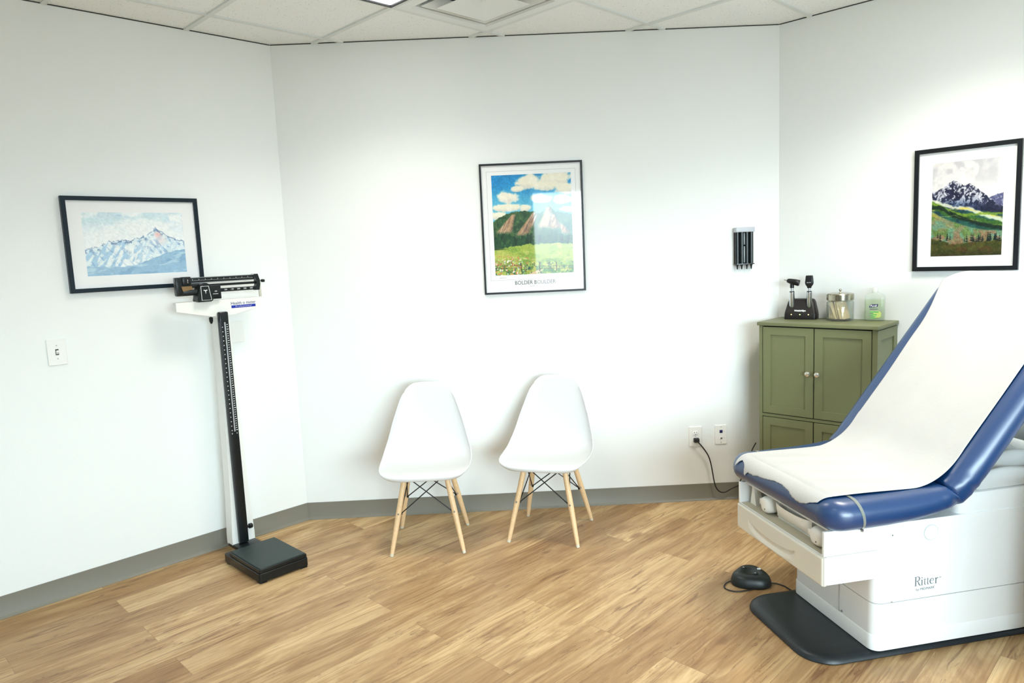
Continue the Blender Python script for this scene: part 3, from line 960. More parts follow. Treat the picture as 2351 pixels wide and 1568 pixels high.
# height rod
rx = -.008
mb = MB(); mb.slab(rrect(rx - .0235, rx + .0235, .206, .230, .003, 2), [(0, .066), (0, .60), (0, 1.256), (.002, 1.258)])
mb.slab(rrect(rx - .0245, rx + .0245, .203, .230, .008, 4), [(0, 1.22), (0, 1.262), (.004, 1.267)])
rod = mb.build('height_rod', sc_black, sc)
mb = MB(); mb.box(rx - .001, rx + .0055, .2045, .2062, .655, 1.215); mb.build('rule_strip', mat('rule_silver', rgb(190, 196, 200), rough=.3, metal=.5), rod)
tick_m = mat('tick_white', (0.8, 0.82, 0.82), rough=.5)
mb = MB()
n = 0
z = .660
while z < 1.21:
    mb.box(rx + .010, rx + (.016 if n % 5 else .0185), .2050, .2061, z, z + .0035)
    if n % 2 == 0:
        mb.box(rx - .0135, rx - .0095, .2050, .2061, z, z + .004)
    z += .0115; n += 1
mb.text('0', .010, vert(rx - .012, .2055, .645), .0004); mb.text('6', .010, vert(rx + .013, .2055, .645), .0004)
mb.build('rule_marks', tick_m, rod, smooth=0)
mb = MB(); mb.lathe([(.0065, 0), (.0065, .010), (.013, .012), (.013, .026), (.010, .030)], c=(rx + .0235, .218, .138), seg=24, axis='x'); mb.build('knob', sc_black, sc)
mb = MB(); mb.lathe([(.004, .012), (.010, .008), (.009, -.010), (.004, -.022)], c=(-.052, .255, 1.232), seg=16); mb.build('hook_knob', sc_black, sc)
# head plate
mb = MB()
hp = [(-.222, 1.327), (-.222, 1.284), (-.055, 1.247), (.058, 1.247), (.196, 1.279), (.200, 1.327)]
mb.prism(hp, lambda p: (p[0], .234, p[1]), lambda p: (p[0], .270, p[1]))
head = mb.build('head_plate', sc_white, sc, smooth=0)
mb = MB(); mb.text('Health o meter', .0215, vert(.112, .2338, 1.3035), .0005, sx=.98)
mb.build('lettering', mat('navy_ink', rgb(24, 40, 110), rough=.5), head, smooth=0)
mb = MB(); mb.box(.048, .176, .2332, .2345, 1.280, 1.2935); mb.build('blue_bar', mat('brand_blue', rgb(16, 40, 160), rough=.4), head, smooth=0)
mb = MB(); mb.text('Professional', .0105, vert(.112, .2330, 1.2868), .0003, sx=1.1, spacing=1.45); mb.build('lettering', tick_m, head, smooth=0)
# beam assembly
yb0, yb1 = .218, .256
mb = MB()
mb.box(-.216, -.186, yb0, yb1, 1.362, 1.448, .003)
mb.box(-.214, -.06, yb0 + .010, yb1, 1.358, 1.378, .003)
mb.box(-.214, -.10, yb0 + .004, yb1, 1.395, 1.412, .003)
mb.build('beam_frame', sc_black, sc, smooth=30)
mb = MB()
mb.prism([(.172, 1.447), (.196, 1.447), (.204, 1.418), (.205, 1.392), (.199, 1.364), (.178, 1.364), (.176, 1.378), (.186, 1.392), (.186, 1.416), (.178, 1.428), (.172, 1.430)],
         lambda p: (p[0], yb0 + .002, p[1]), lambda p: (p[0], yb1 - .006, p[1]))
mb.tube([(.20, .236, 1.410), (.222, .236, 1.410), (.222, .236, 1.410), (.236, .236, 1.409)], [.006, .005, .008, .0075], 12)
mb.build('end_bracket', sc_black, sc, smooth=30)
steel = mat('brushed_steel', rgb(176, 180, 184), rough=.28, metal=.9, vary=.04)
mb = MB(); mb.box(-.19, .178, yb0 + .004, yb0 + .012, 1.420, 1.4425, .001); b1 = mb.build('upper_beam', sc_black, sc)
mb = MB(); mb.box(-.16, .174, yb0 + .0015, yb0 + .0125, 1.4425, 1.4455); mb.box(-.16, .174, yb0 + .0015, yb0 + .0125, 1.4165, 1.4195); mb.build('beam_edge', steel, b1)
mb = MB()
for k in range(50):
    x = -.138 + k * .0062
    mb.box(x, x + .0012, yb0 + .0028, yb0 + .0042, 1.4285, 1.4315 if k % 5 else 1.437)
mb.build('beam_marks', tick_m, b1, smooth=0)
mb = MB(); mb.box(-.10, .186, yb0 + .010, yb0 + .022, 1.397, 1.409, .002); mb.build('center_bar', sc_black, sc)
mb = MB(); mb.box(-.19, .178, yb0 + .004, yb0 + .012, 1.367, 1.386, .001); b2 = mb.build('lower_beam', sc_black, sc)
mb = MB()
for k, s in enumerate(('50', '100', '150', '200', '250', '300')):
    mb.text(s, .0105, vert(-.012 + k * .0335, yb0 + .0036, 1.3765), .0003)
mb.box(-.03, .172, yb0 + .0028, yb0 + .0042, 1.3848, 1.3860)
mb.build('beam_marks', tick_m, b2, smooth=0)
mb = MB(); mb.box(-.188, -.147, yb0 - .006, yb1 - .004, 1.411, 1.450, .004); p1 = mb.build('small_poise', sc_black, sc)
mb = MB(); mb.text('2', .012, vert(-.164, yb0 - .0062, 1.432), .0004); mb.text('lb', .007, vert(-.164, yb0 - .0062, 1.422), .0004); mb.build('poise_mark', tick_m, p1, smooth=0)
mb = MB()
mb.prism([(-.112, 1.408), (-.078, 1.416), (-.064, 1.408), (-.052, 1.330), (-.062, 1.324), (-.124, 1.324), (-.130, 1.332)], lambda p: (p[0], .204, p[1]), lambda p: (p[0], .262, p[1]))
mb.box(-.10, -.006, .212, .258, 1.334, 1.402, .003)
p2 = mb.build('large_poise', sc_black, sc, smooth=30)
mb = MB()
tr = [(-.1075, 1.400), (-.0700, 1.400), (-.0600, 1.332), (-.1075, 1.332)]
mb.ribbon([(p[0], p[1]) for p in tr + [tr[0], tr[1]]], .0026, Matrix(((1, 0, 0, 0), (0, 0, -1, .204), (0, 1, 0, 0), (0, 0, 0, 1))), .0006)
mb.prism([(-.0965, 1.382), (-.0905, 1.3825), (-.0865, 1.380), (-.0825, 1.3825), (-.0765, 1.382), (-.0775, 1.379), (-.0835, 1.377), (-.0862, 1.362), (-.0885, 1.377), (-.0950, 1.379)],
         lambda p: (p[0], .2033, p[1]), lambda p: (p[0], .2042, p[1]))
mb.text('100', .009, vert(-.033, .2117, 1.372), .0004); mb.box(-.048, -.022, .2113, .2122, 1.3585, 1.3605)
mb.build('poise_mark', tick_m, p2, smooth=0)
mb = MB(); mb.prism([(-.196, 1.404), (-.147, 1.404), (-.141, 1.388), (-.189, 1.380)], lambda p: (p[0], .214, p[1]), lambda p: (p[0], .240, p[1]))
mb.build('brass_weight', mat('brass', rgb(150, 120, 84), rough=.35, metal=.8), sc, smooth=0)
mb = MB(); mb.tube([(.208, .232, 1.418), (.212, .232, 1.416), (.213, .232, 1.395), (.207, .232, 1.390)], .002, 8)
mb.box(.200, .212, .228, .236, 1.328, 1.392, .001)
mb.build('pointer_loop', mat('pointer_grey', rgb(196, 196, 184), rough=.35), sc)

# ------------------------------------------------------------------ side chairs
shell_m = mat('shell_white', (0.67, 0.68, 0.685), rough=.38, vary=.01, spec=.4)
def wood_mat():
    m = bpy.data.materials.new('beech_leg'); m.use_nodes = True
    nt = m.node_tree; b = nt.nodes['Principled BSDF']
    tc = nt.nodes.new('ShaderNodeTexCoord'); mp = nt.nodes.new('ShaderNodeMapping'); n = nt.nodes.new('ShaderNodeTexNoise')
    mp.inputs['Scale'].default_value = (90, 90, 6); n.inputs['Detail'].default_value = 4
    nt.links.new(tc.outputs['Object'], mp.inputs[0]); nt.links.new(mp.outputs[0], n.inputs[0])
    r = nt.nodes.new('ShaderNodeValToRGB')
    r.color_ramp.elements[0].color = (*rgb(224, 188, 142), 1); r.color_ramp.elements[0].position = .35
    r.color_ramp.elements[1].color = (*rgb(238, 206, 162), 1); r.color_ramp.elements[1].position = .65
    nt.links.new(n.outputs['Fac'], r.inputs[0]); nt.links.new(r.outputs[0], b.inputs['Base Color'])
    b.inputs['Roughness'].default_value = .45
    return m
wood_m = wood_mat()
wire_m = mat('wire_black', rgb(24, 24, 24), rough=.4, vary=.1)

def interp(xs, ys, t):
    """Catmull-like smooth interpolation"""
    n = len(xs)
    if t <= xs[0]: return ys[0]
    if t >= xs[-1]: return ys[-1]
    for i in range(n - 1):
        if t <= xs[i + 1]:
            break
    def m(k):
        if k == 0: return (ys[1] - ys[0]) / (xs[1] - xs[0])
        if k == n - 1: return (ys[-1] - ys[-2]) / (xs[-1] - xs[-2])
        return (ys[k + 1] - ys[k - 1]) / (xs[k + 1] - xs[k - 1])
    h = xs[i + 1] - xs[i]; u = (t - xs[i]) / h
    return ((2 * u**3 - 3 * u**2 + 1) * ys[i] + (u**3 - 2 * u**2 + u) * h * m(i) + (-2 * u**3 + 3 * u**2) * ys[i + 1] + (u**3 - u**2) * h * m(i + 1))

# profile along the centre line: (t, y, z, half width, side rise)
PROF = [(0.00, -.230, .396, .168, .000), (.035, -.236, .413, .194, .002), (.10, -.208, .424, .217, .008), (.20, -.135, .420, .230, .020), (.32, -.045, .410, .236, .036),
        (.44, .045, .412, .234, .052), (.54, .115, .445, .226, .062), (.62, .155, .500, .215, .060), (.72, .182, .580, .196, .048),
        (.84, .208, .675, .166, .034), (.93, .228, .752, .138, .024), (.985, .242, .798, .118, .014), (1.0, .247, .812, .100, .010)]
def shell_pt(a, t):
    ts = [p[0] for p in PROF]
    y = interp(ts, [p[1] for p in PROF], t); z = interp(ts, [p[2] for p in PROF], t)
    w = interp(ts, [p[3] for p in PROF], t); r = interp(ts, [p[4] for p in PROF], t)
    e = 1e-3
    dy = interp(ts, [p[1] for p in PROF], t + e) - interp(ts, [p[1] for p in PROF], t - e)
    dz = interp(ts, [p[2] for p in PROF], t + e) - interp(ts, [p[2] for p in PROF], t - e)
    l = math.hypot(dy, dz) or 1
    ny, nz = -dz / l, dy / l                     # points to the sitter
    k = abs(a) ** 2.2
    rise = r * k
    # rounded outline at the top end and the front end
    if t < .18: y += .050 * (abs(a) ** 3.2) * (1 - t / .18)
    if t > .90: z -= .035 * (abs(a) ** 3.5) * ((t - .90) / .10)
    return (w * math.sin(a * math.pi / 2 * .96) / math.sin(math.pi / 2 * .96), y + ny * rise, z + nz * rise)

def make_chair():
    t = thing('side_chair', '', 'chair', Matrix.Identity(4), 'white shell chairs by the back wall')
    mb = MB(); mb.grid(lambda u, v: shell_pt(u * 2 - 1, v), 28, 56)
    bmesh.ops.recalc_face_normals(mb.bm, faces=list(mb.bm.faces))
    s = mb.build('seat_shell', shell_m, t, smooth=80)
    md = s.modifiers.new('thick', 'SOLIDIFY'); md.thickness = .007; md.offset = 0
    md = s.modifiers.new('soft', 'SUBSURF'); md.levels = 1; md.render_levels = 1
    s.data.shade_smooth()
    hub = {}
    for sx in (-1, 1):
        for sy in (-1, 1):
            top = Vector((sx * .105, sy * .095 - .005, .392)); foot = Vector((sx * .184, sy * .190, 0.0))
            hub[(sx, sy)] = (top, foot)
            mb = MB()
            P_ = lambda k: top.lerp(foot, k)
            mb.tube([P_(0), P_(.12), P_(.5), P_(.9), P_(.965)], [.0130, .0140, .0145, .0112, .0098], 18)
            leg = mb.build('leg', wood_m, t)
            mb = MB(); mb.tube([P_(.963), P_(1.0) + Vector((0, 0, .0))], [.0098, .0088], 16)
            mb.build('foot_glide', mat('glide_clear', rgb(214, 208, 190), rough=.4), leg)
            bp_ = P_(.47)
            mb = MB(); mb.cyl(bp_ + Vector((sx * .0, -.0175, 0)), bp_ + Vector((0, -.0145, 0)), .0045, seg=12)
            mb.build('bolt', steel, leg)
    # cross wires on the four sides + mounting ring under the seat
    mb = MB()
    def at(k, f): return hub[k][0].lerp(hub[k][1], f)
    pairs = [((-1, -1), (1, -1)), ((1, -1), (1, 1)), ((1, 1), (-1, 1)), ((-1, 1), (-1, -1))]
    for a, b in pairs:
        for p, q in ((a, b), (b, a)):
            s0 = at(p, .03); s1 = at(q, .49)
            c = (s0 + s1) / 2; cc = Vector((0, 0, c.z))
            s0 = s0 + (Vector((0, 0, s0.z)) - s0) * .10; s1 = s1 + (Vector((0, 0, s1.z)) - s1) * .07
            mb.tube([s0, s1], .0029, 8)
        mb.tube([at(a, .02) * .92, at(b, .02) * .92], .004, 8) if False else None
    mb.build('cross_wires', wire_m, t)
    mb = MB()
    for k in hub:
        top = hub[k][0]
        mb.box(top.x * .80 - .016, top.x * .80 + .016, top.y * .80 - .016, top.y * .80 + .016, .372, .405, .003)
    for a, b in pairs:
        pa, pb = hub[a][0] * .80, hub[b][0] * .80
        mb.tube([(pa.x, pa.y, .378), (pb.x, pb.y, .378)], .004, 8)
    mb.build('seat_bracket', wire_m, t)
    for k in hub:
        q = at(k, .49); d = (Vector((0, 0, q.z)) - q).normalized()
        mb = MB(); mb.cyl(q + d * .010, q + d * .022, .0060, .0045, 10)
        mb.build('wire_clip', wire_m, t)
    return t

def copy_tree(o, parent=None):
    c = o.copy(); COL.objects.link(c); c.parent = parent
    for ch in list(o.children):
        copy_tree(ch, c)
    return c
ch1 = make_chair()
ch2 = copy_tree(ch1)
ch1.matrix_world = Matrix.Translation((-.474, 3.648, 0)) @ Matrix.Rotation(math.radians(0.5), 4, 'Z')
ch2.matrix_world = Matrix.Translation((.168, 3.700, 0)) @ Matrix.Rotation(math.radians(-17.0), 4, 'Z')
ch1['label'] = 'white shell chair with wooden legs against the back wall, nearer the scale'
ch2['label'] = 'white shell chair turned slightly, under the meadow poster, nearer the cabinet'

# ------------------------------------------------------------------ green cabinet on the right wall
green = mat('cabinet_green', rgb(114, 118, 84), rough=.5, vary=.03, vscale=6, bump=.15, bscale=120)
dark_gap = mat('cabinet_gap', rgb(8, 9, 5), rough=.8, vary=.1)
CH, CD = 1.066, .308
ZM = .559
MCb = FR @ Matrix.Translation((.322, 0, 0))
cb = thing('storage_cabinet', 'olive green four-door cabinet in the corner with jars and instruments on top', 'cabinet', MCb)
X0, X1 = -.298, .298
yf = -(CD - .012)
def panel_door(mb, x0, x1, z0, z1, y, rail=.042, t=.018, rec=.006):
    """raised frame with a recessed centre; front face at y (towards viewer = negative)"""
    mb.box(x0, x1, y + rec, y + t, z0, z1)
    rg = []
    for q, yy in ((0, y + rec), (0.0008, y), (rail, y), (rail + .001, y + rec)):
        rg.append([(x1 - q, yy, z1 - q), (x0 + q, yy, z1 - q), (x0 + q, yy, z0 + q), (x1 - q, yy, z0 + q)])
    mb.rings(rg, cap=False)
mb = MB()
# carcass: sides with recessed panels, back, bottom, shelf, toe board
for sx in (-1, 1):
    a, b = (X0, X0 + .018) if sx < 0 else (X1 - .018, X1)
    mb.box(a, b, yf, -.002, 0, CH - .020)
mb.box(X0 + .018, X1 - .018, -.012, -.002, .05, CH - .02)
mb.box(X0 + .018, X1 - .018, yf + .02, -.012, .055, .073)
mb.box(X0 + .018, X1 - .018, yf - .001, -.012, ZM - .0075, ZM + .0075)
mb.box(X0 + .018, X1 - .018, yf + .03, yf + .045, 0, .055)
mb.build('carcass', green, cb, smooth=0)
for a, b in ((.573, CH - .045), (.09, .545)):
    mb = MB()
    rg = []
    for q, xx in ((0, X1), (0, X1 + .006), (.048, X1 + .006), (.049, X1 + .001)):
        rg.append([(xx, yf + q, b - q + .02), (xx, -.002 - q, b - q + .02), (xx, -.002 - q, a + q - .01), (xx, yf + q, a + q - .01)])
    mb.rings(rg, cap=False)
    mb.build('side_molding', green, cb, smooth=0)
mb = MB(); mb.box(X0 + .018, X1 - .018, yf + .012, yf + .014, .06, CH - .0185); mb.build('inner_shadow_board', dark_gap, cb, smooth=0)
mb = MB(); mb.box(X0 - .008, X1 + .012, -CD, -.001, CH - .018, CH, .002); mb.build('top_board', green, cb, smooth=30)
knob_m = mat('brushed_nickel', rgb(228, 224, 212), rough=.22, metal=.9)
doors = [(X0 + .022, -.0040, ZM + .0115, CH - .0245), (.0010, X1 - .0215, ZM + .0115, CH - .0245), (X0 + .022, -.0040, .062, ZM - .0115), (.0010, X1 - .0215, .062, ZM - .0115)]
for k, (a, b, z0, z1) in enumerate(doors):
    mb = MB(); panel_door(mb, a, b, z0, z1, yf - .004)
    d = mb.build('door', green, cb, smooth=0)
    kx = (b - .022) if k % 2 == 0 else (a + .022)
    kz = .806 if k < 2 else .36
    mb = MB(); mb.lathe([(.006, .0), (.006, -.010), (.010, -.013), (.0145, -.017), (.0150, -.021), (.0125, -.026), (.006, -.0285), (.0005, -.029)], c=(kx, yf - .004, kz), seg=24, axis='y')
    mb.build('knob', knob_m, d)

# ------------------------------------------------------------------ things on the cabinet
def on_cab(s, d, deg=0.0):
    return FR @ Matrix.Translation((s, -d, CH)) @ Matrix.Rotation(math.radians(deg), 4, 'Z')
charger_m = mat('charger_black', rgb(30, 26, 26), rough=.42, vary=.08, spec=.4)
Mch = on_cab(.158, .066, 12)
cg = thing('charging_stand', 'black wedge-shaped instrument charging stand on the green cabinet', 'charger', Mch)
mb = MB()
rg = []
for z, hw, yfr, ybk, r in ((0, .082, -.048, .042, .012), (.004, .0835, -.049, .043, .014), (.025, .083, -.048, .043, .014), (.04, .081, -.045, .043, .014), (.092, .070, -.022, .042, .016), (.105, .064, -.014, .040, .016), (.110, .056, -.006, .034, .014)):
    rg.append([(x, y, z) for x, y in rrect(-hw, hw, yfr, ybk, r, 5)(0)])
mb.rings(rg)
mb.build('body', charger_m, cg, smooth=35)
mb = MB()
Mtx = Matrix.Translation((0, -.0432, .047)) @ Matrix.Rotation(math.radians(90 - 24), 4, 'X')
mb.text('WelchAllyn', .0125, Mtx @ Matrix.Translation((.0, 0, .0012)), .0006, bold=.0006)
mb.build('lettering', tick_m, cg, smooth=0)
for k, (x, c) in enumerate(((-.044, (1.0, .85, .25)), (0, (.6, 1.0, .25)), (.044, (1.0, .85, .3)))):
    mb = MB(); mb.cyl((x, -.0475, .027), (x, -.0488, .027), .0028, seg=12)
    mb.build('indicator_light', mat('led_%d' % k, c, emit=c, estr=1.5, vary=0), cg)
chrome = mat('chrome', rgb(205, 208, 212), rough=.12, metal=1.0, vary=.03)
grip = mat('knurled_silver', rgb(205, 208, 212), rough=.25, metal=1.0, bump=.15, bscale=900)
inst_black = mat('instrument_black', rgb(16, 18, 20), rough=.35, vary=.1)
def handle(t, x, y):
    mb = MB(); mb.lathe([(.008, .064), (.0136, .074), (.0138, .142), (.0143, .144), (.0143, .148), (.012, .1495)], c=(x, y, 0), seg=28); mb.build('handle', grip, t)
    mb = MB(); mb.lathe([(.0130, .1495), (.0130, .153), (.008, .1535)], c=(x, y, 0), seg=24); mb.build('collar', inst_black, t)
    mb = MB(); mb.lathe([(.0078, .153), (.0078, .166), (.0092, .1665), (.0092, .171)], c=(x, y, 0), seg=24); mb.build('neck', chrome, t)
hx = .0445; hy = -.0295
ot = thing('otoscope', 'black-headed otoscope with metal handle, left instrument in the charging stand', 'otoscope', Mch @ Matrix.Translation((0, 0, 0)))
handle(ot, -hx, hy)
mb = MB(); mb.lathe([(.0105, .171), (.0108, .186), (.0095, .190)], c=(-hx, hy, 0), seg=24)
mb.build('switch_ring', inst_black, ot)
mb = MB()
ax = Vector((1, 0, -.24)).normalized()
c0 = Vector((-hx - .002, hy, .207))
rg = []
for u, w, h in ((-.0255, .006, .006), (-.022, .0105, .0105), (-.012, .0135, .0135), (.0, .0150, .0150), (.018, .0155, .0165), (.038, .0165, .0175), (.042, .0135, .0145)):
    c = c0 + ax * u; q = Vector((.24, 0, 1)).normalized()
    rg.append([c + Vector((0, 1, 0)) * (w * math.cos(a)) + q * (h * math.sin(a)) for a in [2 * math.pi * k / 20 for k in range(20)]])
mb.rings(rg)
mb.cyl((-hx, hy, .188), (-hx, hy, .205), .0105, .012, 20)
mb.build('head', inst_black, ot)
mb = MB(); mb.tube([c0 - ax * .024, c0 - ax * .042], [.0042, .0022], 14); mb.build('speculum_tip', chrome, ot)
op = thing('ophthalmoscope', 'black-headed ophthalmoscope standing upright, right instrument in the charging stand', 'ophthalmoscope', Mch.copy())
handle(op, hx, hy)
mb = MB()
rg = []
for z, w, d in ((.170, .010, .010), (.178, .0115, .011), (.188, .0190, .013), (.199, .0215, .0135), (.214, .0200, .0125), (.234, .0180, .0115), (.238, .0155, .010)):
    rg.append([(hx + x, hy + y, z) for x, y in rrect(-w, w, -d, d, min(w, d) * .6, 4)(0)])
mb.rings(rg); mb.build('head', inst_black, op)
mb = MB(); mb.cyl((hx, hy - .0112, .222), (hx, hy - .0132, .222), .0050, seg=16); mb.build('lens_window', charger_m, op)
mb = MB(); mb.text('ALLYN', .007, vert(hx, hy - .0136, .200), .0004); mb.build('lettering', tick_m, op, smooth=0)

# glass jar of tongue depressors
def clear_mat(name, color, rough, ior=1.45, alpha=.12):
    m = bpy.data.materials.new(name); m.use_nodes = True
    nt = m.node_tree; N = nt.nodes; L = nt.links
    for n in list(N): N.remove(n)
    out = N.new('ShaderNodeOutputMaterial'); mx = N.new('ShaderNodeMixShader'); mx2 = N.new('ShaderNodeMixShader')
    tr = N.new('ShaderNodeBsdfTransparent'); gl = N.new('ShaderNodeBsdfGlossy'); fr = fres(N, L, ior); df = N.new('ShaderNodeBsdfDiffuse')
    tr.inputs['Color'].default_value = (*color, 1); df.inputs['Color'].default_value = (*color, 1)
    gl.inputs['Roughness'].default_value = rough
    mx2.inputs[0].default_value = alpha
    L.new(tr.outputs[0], mx2.inputs[1]); L.new(df.outputs[0], mx2.inputs[2])
    L.new(fr.outputs[0], mx.inputs[0]); L.new(mx2.outputs[0], mx.inputs[1]); L.new(gl.outputs[0], mx.inputs[2])
    L.new(mx.outputs[0], out.inputs[0])
    return m
jar_glass = clear_mat('jar_glass', (0.93, 0.95, 0.92), .05, 1.5, .05)
Mj = on_cab(.370, .084)
jr = thing('glass_jar', 'clear glass jar with steel lid holding tongue depressors on the cabinet', 'jar', Mj)
mb = MB()
mb.lathe([(.052, .0), (.064, .001), (.0665, .006), (.0665, .096), (.062, .104), (.060, .106), (.060, .114)], seg=48, cap=False)
mb.lathe([(.058, .114), (.058, .104), (.0625, .095), (.0625, .008), (.056, .006)], seg=48, cap=False)
mb.build('jar_body', jar_glass, jr, fix=False)
mb = MB(); mb.lathe([(.0665, .0005), (.064, .0), (.002, .0), (.002, .006), (.0625, .006)], seg=48); mb.build('jar_base', clear_mat('jar_base_glass', (.55, .55, .48), .1, 1.5, .4), jr)
lid_m = mat('lid_steel', rgb(176, 170, 150), rough=.22, metal=1.0, vary=.03)
mb = MB(); mb.lathe([(.0655, .109), (.0665, .109), (.0670, .137), (.064, .142), (.045, .1455), (.006, .147), (.004, .150), (.003, .154), (.006, .156), (.0070, .160), (.006, .165), (.001, .167)], seg=48)
mb.build('lid', lid_m, jr, smooth=30)
dep_m = mat('depressor_wood', rgb(226, 196, 152), rough=.65, vary=.07, vscale=20)
def depressor():
    mb = MB()
    out = rrect(-.0090, .0090, 0, .096, .0089, 5)
    mb.slab(out, [(0, -.0008), (0, .0008)], plane='xz')
    return mb.build('tongue_depressor', dep_m, None, smooth=30)
dp = depressor()
rnd = random.Random(3)
k = 0
for i in range(24):
    o = dp if i == 0 else dp.copy()
    if i: COL.objects.link(o)
    a = i / 24 * 2 * math.pi * 3.02
    row = i % 3
    x = -.042 + (i // 3) * .0118 + rnd.uniform(-.003, .003)
    y = -.030 + row * .024 + rnd.uniform(-.003, .003)
    if math.hypot(x, y) > .047:
        f = .047 / math.hypot(x, y); x *= f; y *= f
    lean = math.radians(rnd.uniform(2, 7) if i < 9 else rnd.uniform(-20, -12))
    x_top = x + .088 * math.sin(lean)
    if abs(x_top) > .044: lean *= .25
    M = Mj @ Matrix.Translation((x, y, .0095)) @ Matrix.Rotation(math.radians(45 + rnd.uniform(-8, 8)) if False else math.radians(rnd.uniform(25, 60)), 4, 'Z') @ Matrix.Rotation(lean, 4, 'Y')
    o.matrix_world = M
    tag(o, 'pale wooden tongue depressor leaning inside the glass jar on the cabinet', 'tongue depressor', 'tongue depressors in the glass jar')

# hand sanitizer bottle
gel_m = clear_mat('sanitizer_gel', (0.90, 0.95, 0.83), .08, 1.36, .14)
bot_m = clear_mat('bottle_plastic', (0.93, 0.96, 0.93), .08, 1.45, .10)
Mb = on_cab(.530, .048, 16) @ Matrix.Diagonal((1, 1, 1.06, 1))
bt = thing('sanitizer_bottle', 'clear flat hand sanitizer bottle with green label, right of the glass jar', 'bottle', Mb)
mb = MB()
rg = []
for z, w, d in ((0, .044, .019), (.004, .047, .021), (.02, .048, .022), (.112, .047, .021), (.122, .044, .019), (.130, .034, .017), (.135, .018, .015), (.139, .014, .014)):
    rg.append([(x, y, z) for x, y in rrect(-w, w, -d, d, min(w, d) * .85, 5)(0)])
mb.rings(rg); mb.build('bottle_body', bot_m, bt)
mb = MB()
rg = []
for z, w, d in ((.008, .042, .017), (.02, .045, .0195), (.100, .0445, .0185), (.104, .044, .0180)):
    rg.append([(x, y, z) for x, y in rrect(-w, w, -d, d, min(w, d) * .85, 5)(0)])
mb.rings(rg); mb.build('gel', gel_m, bt)
mb = MB(); mb.lathe([(.0135, .137), (.0140, .140), (.0135, .160), (.0120, .162), (.001, .1625)], seg=28); mb.build('cap', clear_mat('cap_frosted', (.93, .95, .92), .2, 1.45, .5), bt)
lab_y = -.0222
mb = MB(); mb.prism([(-.026, .066), (.012, .068), (.016, .082), (-.020, .080)], lambda p: (p[0], lab_y, p[1]), lambda p: (p[0], lab_y - .0004, p[1])); mb.box(-.022, .014, lab_y - .0004, lab_y, .0575, .0595)
mb.build('brand_patch', mat('brand_navy', rgb(34, 38, 96), rough=.4), bt, smooth=0)
mb = MB(); mb.text('Purell', .0125, vert(-.005, lab_y - .0005, .0735), .0002, bold=.0004); mb.build('lettering', tick_m, bt, smooth=0)
mb = MB()
mb.box(-.022, .018, lab_y - .0004, lab_y, .040, .047); mb.box(-.020, .010, lab_y - .0004, lab_y, .028, .034)
mb.box(-.018, .006, lab_y - .0004, lab_y, .020, .025); mb.box(-.018, .004, lab_y - .0004, lab_y, .012, .0165)
mb.build('label_print', mat('label_green', rgb(120, 200, 110), rough=.5), bt, smooth=0)
mb = MB(); mb.slab(rrect(-.006, .030, .016, .048, .012, 5), [(0, lab_y + .0002), (.0002, lab_y - .0002)], plane='xz')
mb.build('label_leaf', mat('label_lime', rgb(206, 226, 130), rough=.5), bt, smooth=0)

# ------------------------------------------------------------------ exam table (local x = towards the head end, y = away from viewer)
TA = math.radians(11)
MT = frame((1.2347, 2.3807, 0), (math.cos(TA), math.sin(TA)))
tb = thing('exam_table', 'white power exam table with blue upholstery and raised backrest, at the right', 'exam table', MT)
shell_w = mat('table_white', (0.83, 0.845, 0.84), rough=.30, vary=.01, spec=.45)
shaded_cream_w = mat('table_cream_shaded', (0.70, 0.67, 0.59), rough=.42, vary=.015)  # cream darkened to carry the shade on the drawer front
blk = mat('base_black', rgb(26, 32, 36), rough=.38, vary=.12, bump=.15, bscale=200)
vinyl = mat('vinyl_blue', rgb(4, 54, 104), rough=.38, vary=.05, vscale=4, bump=.06, bscale=350, spec=1.0, coat=.35, coat_r=.25)
UE = 1.38
mb = MB(); mb.slab(rrect(-.236, UE + .06, .0, .516, .115, 10), [(0.004, 0), (0, .005), (.004, .016), (.016, .025), (.035, .028), (.08, .028)])
mb.build('base_plate', blk, tb)
mb = MB(); mb.slab(rrect(-.003, UE, -.002, .493, .036, 6), [(0, .030), (0, .082), (.003, .087)])
mb.build('bottom_skirt', shell_w, tb)
mb = MB(); mb.slab(rrect(.0, UE, .0, .490, .036, 6), [(0, .087), (0, .204)])
mb.build('lower_cover', shell_w, tb, smooth=30)
mb = MB(); mb.slab(rrect(.002, UE, .002, .488, .036, 6), [(0, .204), (0, .207)]); mb.build('cover_seam', mat('seam_grey', rgb(150, 156, 156), rough=.6), tb)
mb = MB(); mb.slab(rrect(.0, UE, .0, .490, .036, 6), [(0, .207), (0, .409)])
mb.build('upper_cover', shell_w, tb, smooth=30)
# front access panel seam and its screws
mb = MB(); mb.box(-.0012, .004, .1885, .1905, .088, .302); mb.build('panel_seam', MATS['seam_grey'], tb)
for v_, z_ in ((.172, .215), (.172, .098)):
    mb = MB(); mb.cyl((-.0035, v_, z_), (.002, v_, z_), .0040, .0045, 12); mb.build('screw', steel, tb)
for u_, z_ in ((.068, .455), (.070, .208), (.69, .20)):
    mb = MB(); mb.cyl((u_, -.0012, z_), (u_, .002, z_), .0030, seg=12); mb.build('screw', MATS['screw_grey'], tb)
